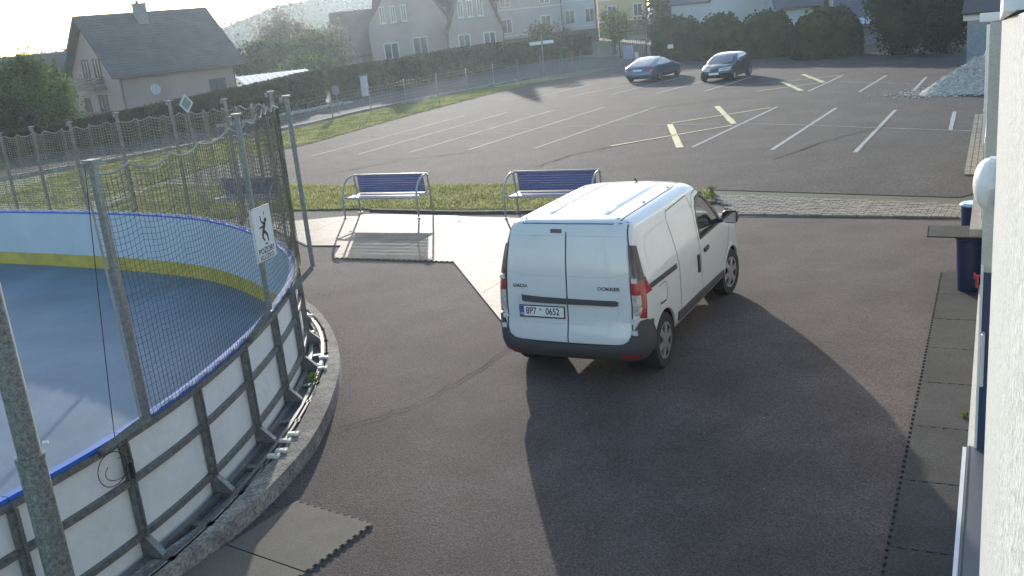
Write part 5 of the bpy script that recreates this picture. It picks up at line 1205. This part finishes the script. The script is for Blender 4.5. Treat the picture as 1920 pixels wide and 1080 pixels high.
q = DP(1152, 90, 84); tree('young_tree', 'small yellow green tree in front of the yellow block', q.x, 84, 0, 3.6, 1.3, leafmat('leaf_yellow', (.13, .15, .04), (.3, .3, .09), .8, .4), 1800, .13, 'round', corek=0, clumps=28, crownlow=.3)
q = DP(1035, 90, 88); tree('copper_shrub', 'brownish shrub beside the two-armed street sign', q.x, 88, 0, 3.0, 1.8, LF_brown, 3500, .13, 'round', corek=.6, clumps=40, cat='bush', crownlow=.05)
for k, (u, y, h, lab) in enumerate(((1835, 75, 8, 'pale brown tree behind the lean-to, right of the conifers'), (1900, 85, 10, 'pale brown tree above the roof in the top right corner'))):
    q = DP(u, 30, y); tree('bare_tree', lab, q.x, y, 0, h, 3.2, LF_brown, 6000, .17, 'round', corek=.5, clumps=60, crownlow=.2)
# hedge along the side road: thing with core and leaf skin
def hedge(name, label, pts, h, wd_, m, n, s, cat='hedge'):
    hp = Path2(pts); e = thing(name, label, cat, (*pts[len(pts)//2][:2], 0)); hf = lambda t: np.interp(t/hp.L, np.linspace(0, 1, len(h)), h)
    mb = MB(); N_ = 50; rows = []
    for t in np.linspace(0, hp.L, N_):
        hh = hf(t); rows.append([(*hp.at(t, -wd_*.9/2), -1.2), (*hp.at(t, -wd_*.9/2), hh*.97), (*hp.at(t, wd_*.9/2), hh*.97), (*hp.at(t, wd_*.9/2), -1.2)])
    V = [p for r_ in rows for p in r_]; F = [(i*4+k, i*4+(k+1) % 4, (i+1)*4+(k+1) % 4, (i+1)*4+k) for i in range(N_-1) for k in range(4)]+[(0, 1, 2, 3), tuple((N_-1)*4+k for k in (3, 2, 1, 0))]
    mb.add(V, F); mb.build('inner_growth', m, e)
    T = nrg.uniform(0, hp.L, n); top = nrg.random(n) < .3; P = []
    for t, tp in zip(T, top):
        hh = hf(t)
        if tp: x, y = hp.at(t, nrg.uniform(-wd_/2, wd_/2)); z = hh+nrg.normal(0, .03)
        else: x, y = hp.at(t, wd_/2*(1 if nrg.random() < .85 else -1)+nrg.normal(0, .04)); z = nrg.uniform(0, hh)
        P.append((x, y, z))
    o = leafcloud(np.array(P), n, s, 'foliage', m, e); o['kind'] = 'stuff'; return e
hedge('long_hedge', 'long clipped hedge along the far side of the road below the houses', [(-34, 36.6), (-24.5, 42), (-17.5, 47.3), (-12.8, 52.8), (-10.3, 58.0)], [.95, 1.0, 1.15, 1.6, 1.95], 1.1, LF_hedge, 26000, .09)
hedge('villa_hedge', 'dark garden hedge in front of the rose villa', [(-9.6, 60.5), (-6.5, 66), (-2.5, 73.5), (.8, 79.5)], [1.9, 1.9, 2.0, 2.0], 1.0, LF_bush, 14000, .1)
hedge('street_hedge', 'low garden hedge before the blocks of flats', [(1.6, 81.5), (5.5, 86), (9.0, 90)], [1.7, 1.8, 1.8], 1.0, LF_bush, 7000, .11)
# rubble bed under the hedge's right end
mb = MB(); ro = tag(MB().build('tmp2', M_conc), None); bpy.data.objects.remove(ro)
mb = MB(); hp_ = Path2([(-14.2, 49.3), (-11.3, 53.3), (-9.0, 57.2)])
for k in range(420):
    t = rng.uniform(0, hp_.L); x, y = hp_.at(t, rng.uniform(.1, 1.1)); s_ = rng.uniform(.05, .13)
    mb.box((x, y, s_*.4), (s_*1.4, s_, s_), M=Matrix.Rotation(rng.uniform(0, 3), 3, Vector((rng.random(), rng.random(), rng.random())).normalized()))
tag(mb.build('stone_bed', mat('pale_stone', (.34, .32, .29), .9, var=.3, vscale=6)), 'bed of broken pale stones at the foot of the hedge', None, None, 'stuff')
# white gate pillar
e = thing('gate_pillar', 'pale gate pillar at the end of the hedge', 'pillar', (*GP(686, 180), 0)); x, y = GP(686, 180)
b = MB(); b.box((x, y, .62), (.42, .42, 1.24)); b.build('pillar_shaft', M_wwh, e); b = MB(); b.box((x, y, 1.28), (.52, .52, .08)); b.build('pillar_cap', M_conc, e)
# wire fence on the verge
fps = [(482, 250), (545, 247), (625, 228), (697, 213), (762, 198), (822, 184), (877, 172), (927, 162), (973, 153), (1015, 146), (1055, 139), (1090, 131), (1125, 127), (1162, 124)]
e = thing('wire_fence', 'thin wire fence on grey posts along the grass verge', 'fence', (*GP(822, 184), 0)); FP = []
for u, v in fps:
    x, y = GP(u, v); b = MB(); b.tube([(x, y, 0), (x, y, 1.3)], .03, 8); b.tube([(x, y, 1.3), (x, y, 1.33)], .036, 8); b.build('post', M_galv, e, True); FP.append((x, y))
b = MB()
for (a, c) in zip(FP[:-1], FP[1:]):
    L = math.hypot(c[0]-a[0], c[1]-a[1])
    for z in np.arange(.1, 1.26, .165): b.bar((*a, z), (*c, z), .006, .006)
    for k in range(1, int(L/.25)): t = k/int(L/.25); b.bar((a[0]+(c[0]-a[0])*t, a[1]+(c[1]-a[1])*t, .1), (a[0]+(c[0]-a[0])*t, a[1]+(c[1]-a[1])*t, 1.25), .005, .005)
o = b.build('wire_mesh', M_galvd, e); o['kind'] = 'stuff'
# signs
x, y = GP(1021, 143); e = thing('street_sign', 'two-armed white street name sign on a grey post at the verge', 'sign', (x, y, 0))
b = MB(); b.tube([(x, y, 0), (x, y, 2.6)], .04, 8); b.build('post', M_galv, e, True); zz = DP(1018, 80, y).z
b = MB(); b.box((x-.42, y-.05, zz), (.75, .03, .2), .12); b.build('name_plate', mat('plate_pale', (.6, .6, .62), .5), e); b = MB(); b.box((x+.42, y-.06, zz+.02), (.7, .03, .2), -.25); b.build('name_plate', MATS['plate_pale'], e)
x, y = DP(356, 230, 36).x, 36; e = thing('diamond_sign', 'diamond priority road sign on a post before the long hedge', 'road sign', (x, y, 0))
b = MB(); b.tube([(x, y, 0), (x, y, 2.2)], .03, 8); b.build('post', M_galv, e, True)
b = MB(); zc_ = 2.0; F2 = frame_mat((x, y-.04, zc_), (.62, .78, 0), (0, 0, 1)); V = [(0, .36), (.3, 0), (0, -.36), (-.3, 0)]
b.add([F2@Vector((p[0], p[1], z)) for z in (0, .02) for p in V], [(0, 1, 2, 3), (4, 7, 6, 5), (0, 4, 5, 1), (1, 5, 6, 2), (2, 6, 7, 3), (3, 7, 4, 0)]); b.build('plate', mat('sign_pale', (.5, .52, .52), .5), e)
b = MB(); b.add([F2@Vector((p[0]*.72, p[1]*.72, .022)) for p in V], [(0, 1, 2, 3)]); b.add([F2@Vector((p[0]*.72, p[1]*.72, -.002)) for p in V], [(0, 3, 2, 1)]); b.build('sign_face', mat('sign_back', (.2, .22, .22), .6), e)
x, y = GP(636, 214); e = thing('round_sign', 'small round road sign at the kerb near the gate pillar', 'road sign', (x, y, 0)); b = MB(); b.tube([(x, y, 0), (x, y, 1.3)], .03, 6); b.build('post', M_galv, e, True)
b = MB(); b.tube([(x-.02, y-.04, 1.2), (x+.0, y-.06, 1.2)], .24, 18); b.build('disc', M_galv, e)
q = DP(1257, 87, 64.5); e = thing('notice', 'small white notice on a post before the leftmost clipped bush', 'sign', (q.x, 64.5, 0)); b = MB(); b.box((q.x, 64.5, q.z), (.36, .03, .26)); b.build('plate', M_frw, e); b = MB(); b.tube([(q.x, 64.54, 0), (q.x, 64.54, q.z)], .025, 6); b.build('post', M_frd, e)
for k, (u, v, y, w_, h_, m, lab) in enumerate(((1178, 98, 72, .75, .95, mat('board_lilac', (.3, .3, .42), .6), 'large lilac notice board at the yard gate'), (1194, 105, 71, .28, .55, M_frw, 'narrow white notice right of the lilac board'), (1205, 106, 71, .2, .5, mat('board_red', (.3, .1, .1), .6), 'narrow reddish notice right of the white one'))):
    q = DP(u, v, y); e = thing('notice_board', lab, 'notice board', (q.x, y, 0)); b = MB(); b.box((q.x, y, q.z), (w_, .05, h_)); b.build('panel', m, e); b = MB()
    for sg in (-1, 1): b.tube([(q.x+sg*w_*.45, y+.05, 0), (q.x+sg*w_*.45, y+.05, q.z+h_/2)], .03, 6)
    b.build('leg', M_frd, e)
q = GP(1073, 128); e = thing('litter_bin', 'small dark litter bin with a red lid edge by the verge fence', 'bin', (*q, 0)); b = MB(); b.tube([(*q, .5), (*q, 1.05)], .17, 12); b.build('bucket', M_frd, e, True); b = MB(); b.tube([(q[0], q[1]+.2, 0), (q[0], q[1]+.2, 1.2)], .03, 6); b.build('post', M_galv, e); b = MB(); b.box((q[0], q[1], 1.12), (.4, .3, .04)); b.build('lid', M_red, e)
# metal yard gate frame beside the boards
e = thing('yard_gate', 'tall dark gate frame of the yard behind the steel blue car', 'gate', (*DP(1180, 110, 75).xy, 0)); xa, xb = DP(1163, 100, 75).x, DP(1212, 100, 75).x
b = MB(); b.tube([(xa, 75, 0), (xa, 75, 2.6)], .05, 6); b.tube([(xb, 75, 0), (xb, 75, 2.6)], .05, 6); b.bar((xa, 75, 2.0), (xb, 75, 2.0), .06, .06); b.build('gate_frame', M_frd, e)
b = MB()
for k in range(1, 14): xx = xa+(xb-xa)*k/14; b.bar((xx, 75, .1), (xx, 75, 1.5), .03, .03)
b.build('gate_bar', M_frd, e)
# gravel heap
cx_, cy_ = 16.9, 33.2; n_ = 60; V = []; F = []
P_ = np.random.default_rng(3).normal(size=(n_+1, n_+1)); 
for _ in range(1): P_ = (P_+np.roll(P_, 1, 0)+np.roll(P_, 1, 1))/2
for j in range(n_+1):
    for i in range(n_+1):
        x = -2.4+4.8*i/n_; y = -2.0+4.0*j/n_; a = math.atan2(y, x); r_ = math.hypot(x/2.2, y/1.75)*(1+.07*math.sin(3*a+1)+.05*math.sin(7*a))
        h_ = max(0, 1-r_)*1.2; h_ = h_+(.05*math.sin(a*17+r_*5)*min(1, h_*2)+.035*P_[j, i]*min(1, h_*3+.02)); V.append((cx_+x, cy_+y, max(h_, -.02)+(-.03 if r_ > 1.05 else 0)))
for j in range(n_):
    for i in range(n_): F.append((j*(n_+1)+i, j*(n_+1)+i+1, (j+1)*(n_+1)+i+1, (j+1)*(n_+1)+i))
b = MB(); b.add(V, F); tag(b.build('gravel_heap', mat('grey_gravel', (.42, .385, .33), .95, var=.3, vscale=9, speck=.4, sscale=40, bump=.8)), 'heap of grey gravel on the lot beside the house wall', 'gravel heap')
mb = MB()
for k in range(260):
    a = rng.gauss(math.pi*1.02, .5); r_ = 2.0+abs(rng.gauss(0, .55)); s_ = rng.uniform(.03, .09); mb.box((cx_+r_*math.cos(a)*1.05, cy_+r_*math.sin(a)*.9, .02), (s_, s_*.8, s_*.5), rng.uniform(0, 3))
tag(mb.build('scattered_gravel', MATS['grey_gravel']), 'loose gravel spilled at the foot of the heap', None, None, 'stuff')
# hill
HS = .34
hx = np.linspace(-560, 60, 70)*HS; prof = [(-560, 9), (-330, 9), (-262, 11.5), (-240, 14), (-215, 21), (-195, 27), (-170, 31), (-150, 33), (-120, 33), (-88, 33), (-60, 30), (-20, 22), (60, 6)]
px_, pz_ = zip(*prof); V = []; F = []; ny_ = 26
for j in range(ny_):
    f = j/(ny_-1)
    for x in hx:
        z = np.interp(x/HS, px_, pz_)*HS*math.sin(min(1, f*1.15)*math.pi/2)**1.2+(rng.gauss(0, .2) if f > .25 else 0)+CAM_H*f; V.append((x, (700+230*f)*HS, z if f > 0 else -3))
n_ = len(hx)
for j in range(ny_-1):
    for i in range(n_-1): F.append((j*n_+i, j*n_+i+1, (j+1)*n_+i+1, (j+1)*n_+i))
b = MB(); b.add(V, F); hl = tag(b.build('hill', mat('hill_forest', (.03, .05, .03), 1, spec=0, var=.4, vscale=.16, speck=.3, sscale=1), smooth=True), kind='structure')
P = []
for k in range(16000):
    j = nrg.integers(2, ny_); i = nrg.integers(0, n_); v = np.array(V[j*n_+i]); P.append(v+nrg.normal(size=3)*(1.6, 1.6, .3)+(0, 0, .3))
o = leafcloud(np.array(P), len(P), .4, 'hill_forest', leafmat('leaf_hill', (.012, .022, .014), (.022, .035, .02), .1, 0), None); tag(o, 'wooded ridge of the far hill', None, None, 'stuff')

# ------------------------------------------------------------------ haze
hz = MB(); hz.box((-60, 260, 13.5), (620, 580, 32))
ho = hz.build('haze', M_black); ho.data.materials.clear()
hm = bpy.data.materials.new('haze'); hm.use_nodes = True; n = hm.node_tree.nodes; n.clear(); l = hm.node_tree.links
o_ = n.new('ShaderNodeOutputMaterial'); pvn = n.new('ShaderNodeVolumePrincipled'); pvn.inputs['Density'].default_value = .00048; pvn.inputs['Color'].default_value = (.7, .86, 1, 1); pvn.inputs['Anisotropy'].default_value = .68
l.new(pvn.outputs[0], o_.inputs['Volume']); ho.data.materials.append(hm); ho['kind'] = 'stuff'; ho['label'] = 'morning haze'
for o in list(bpy.data.objects):
    if '_local' in o: del o['_local']
    if o.name.startswith('tmp'): bpy.data.objects.remove(o)
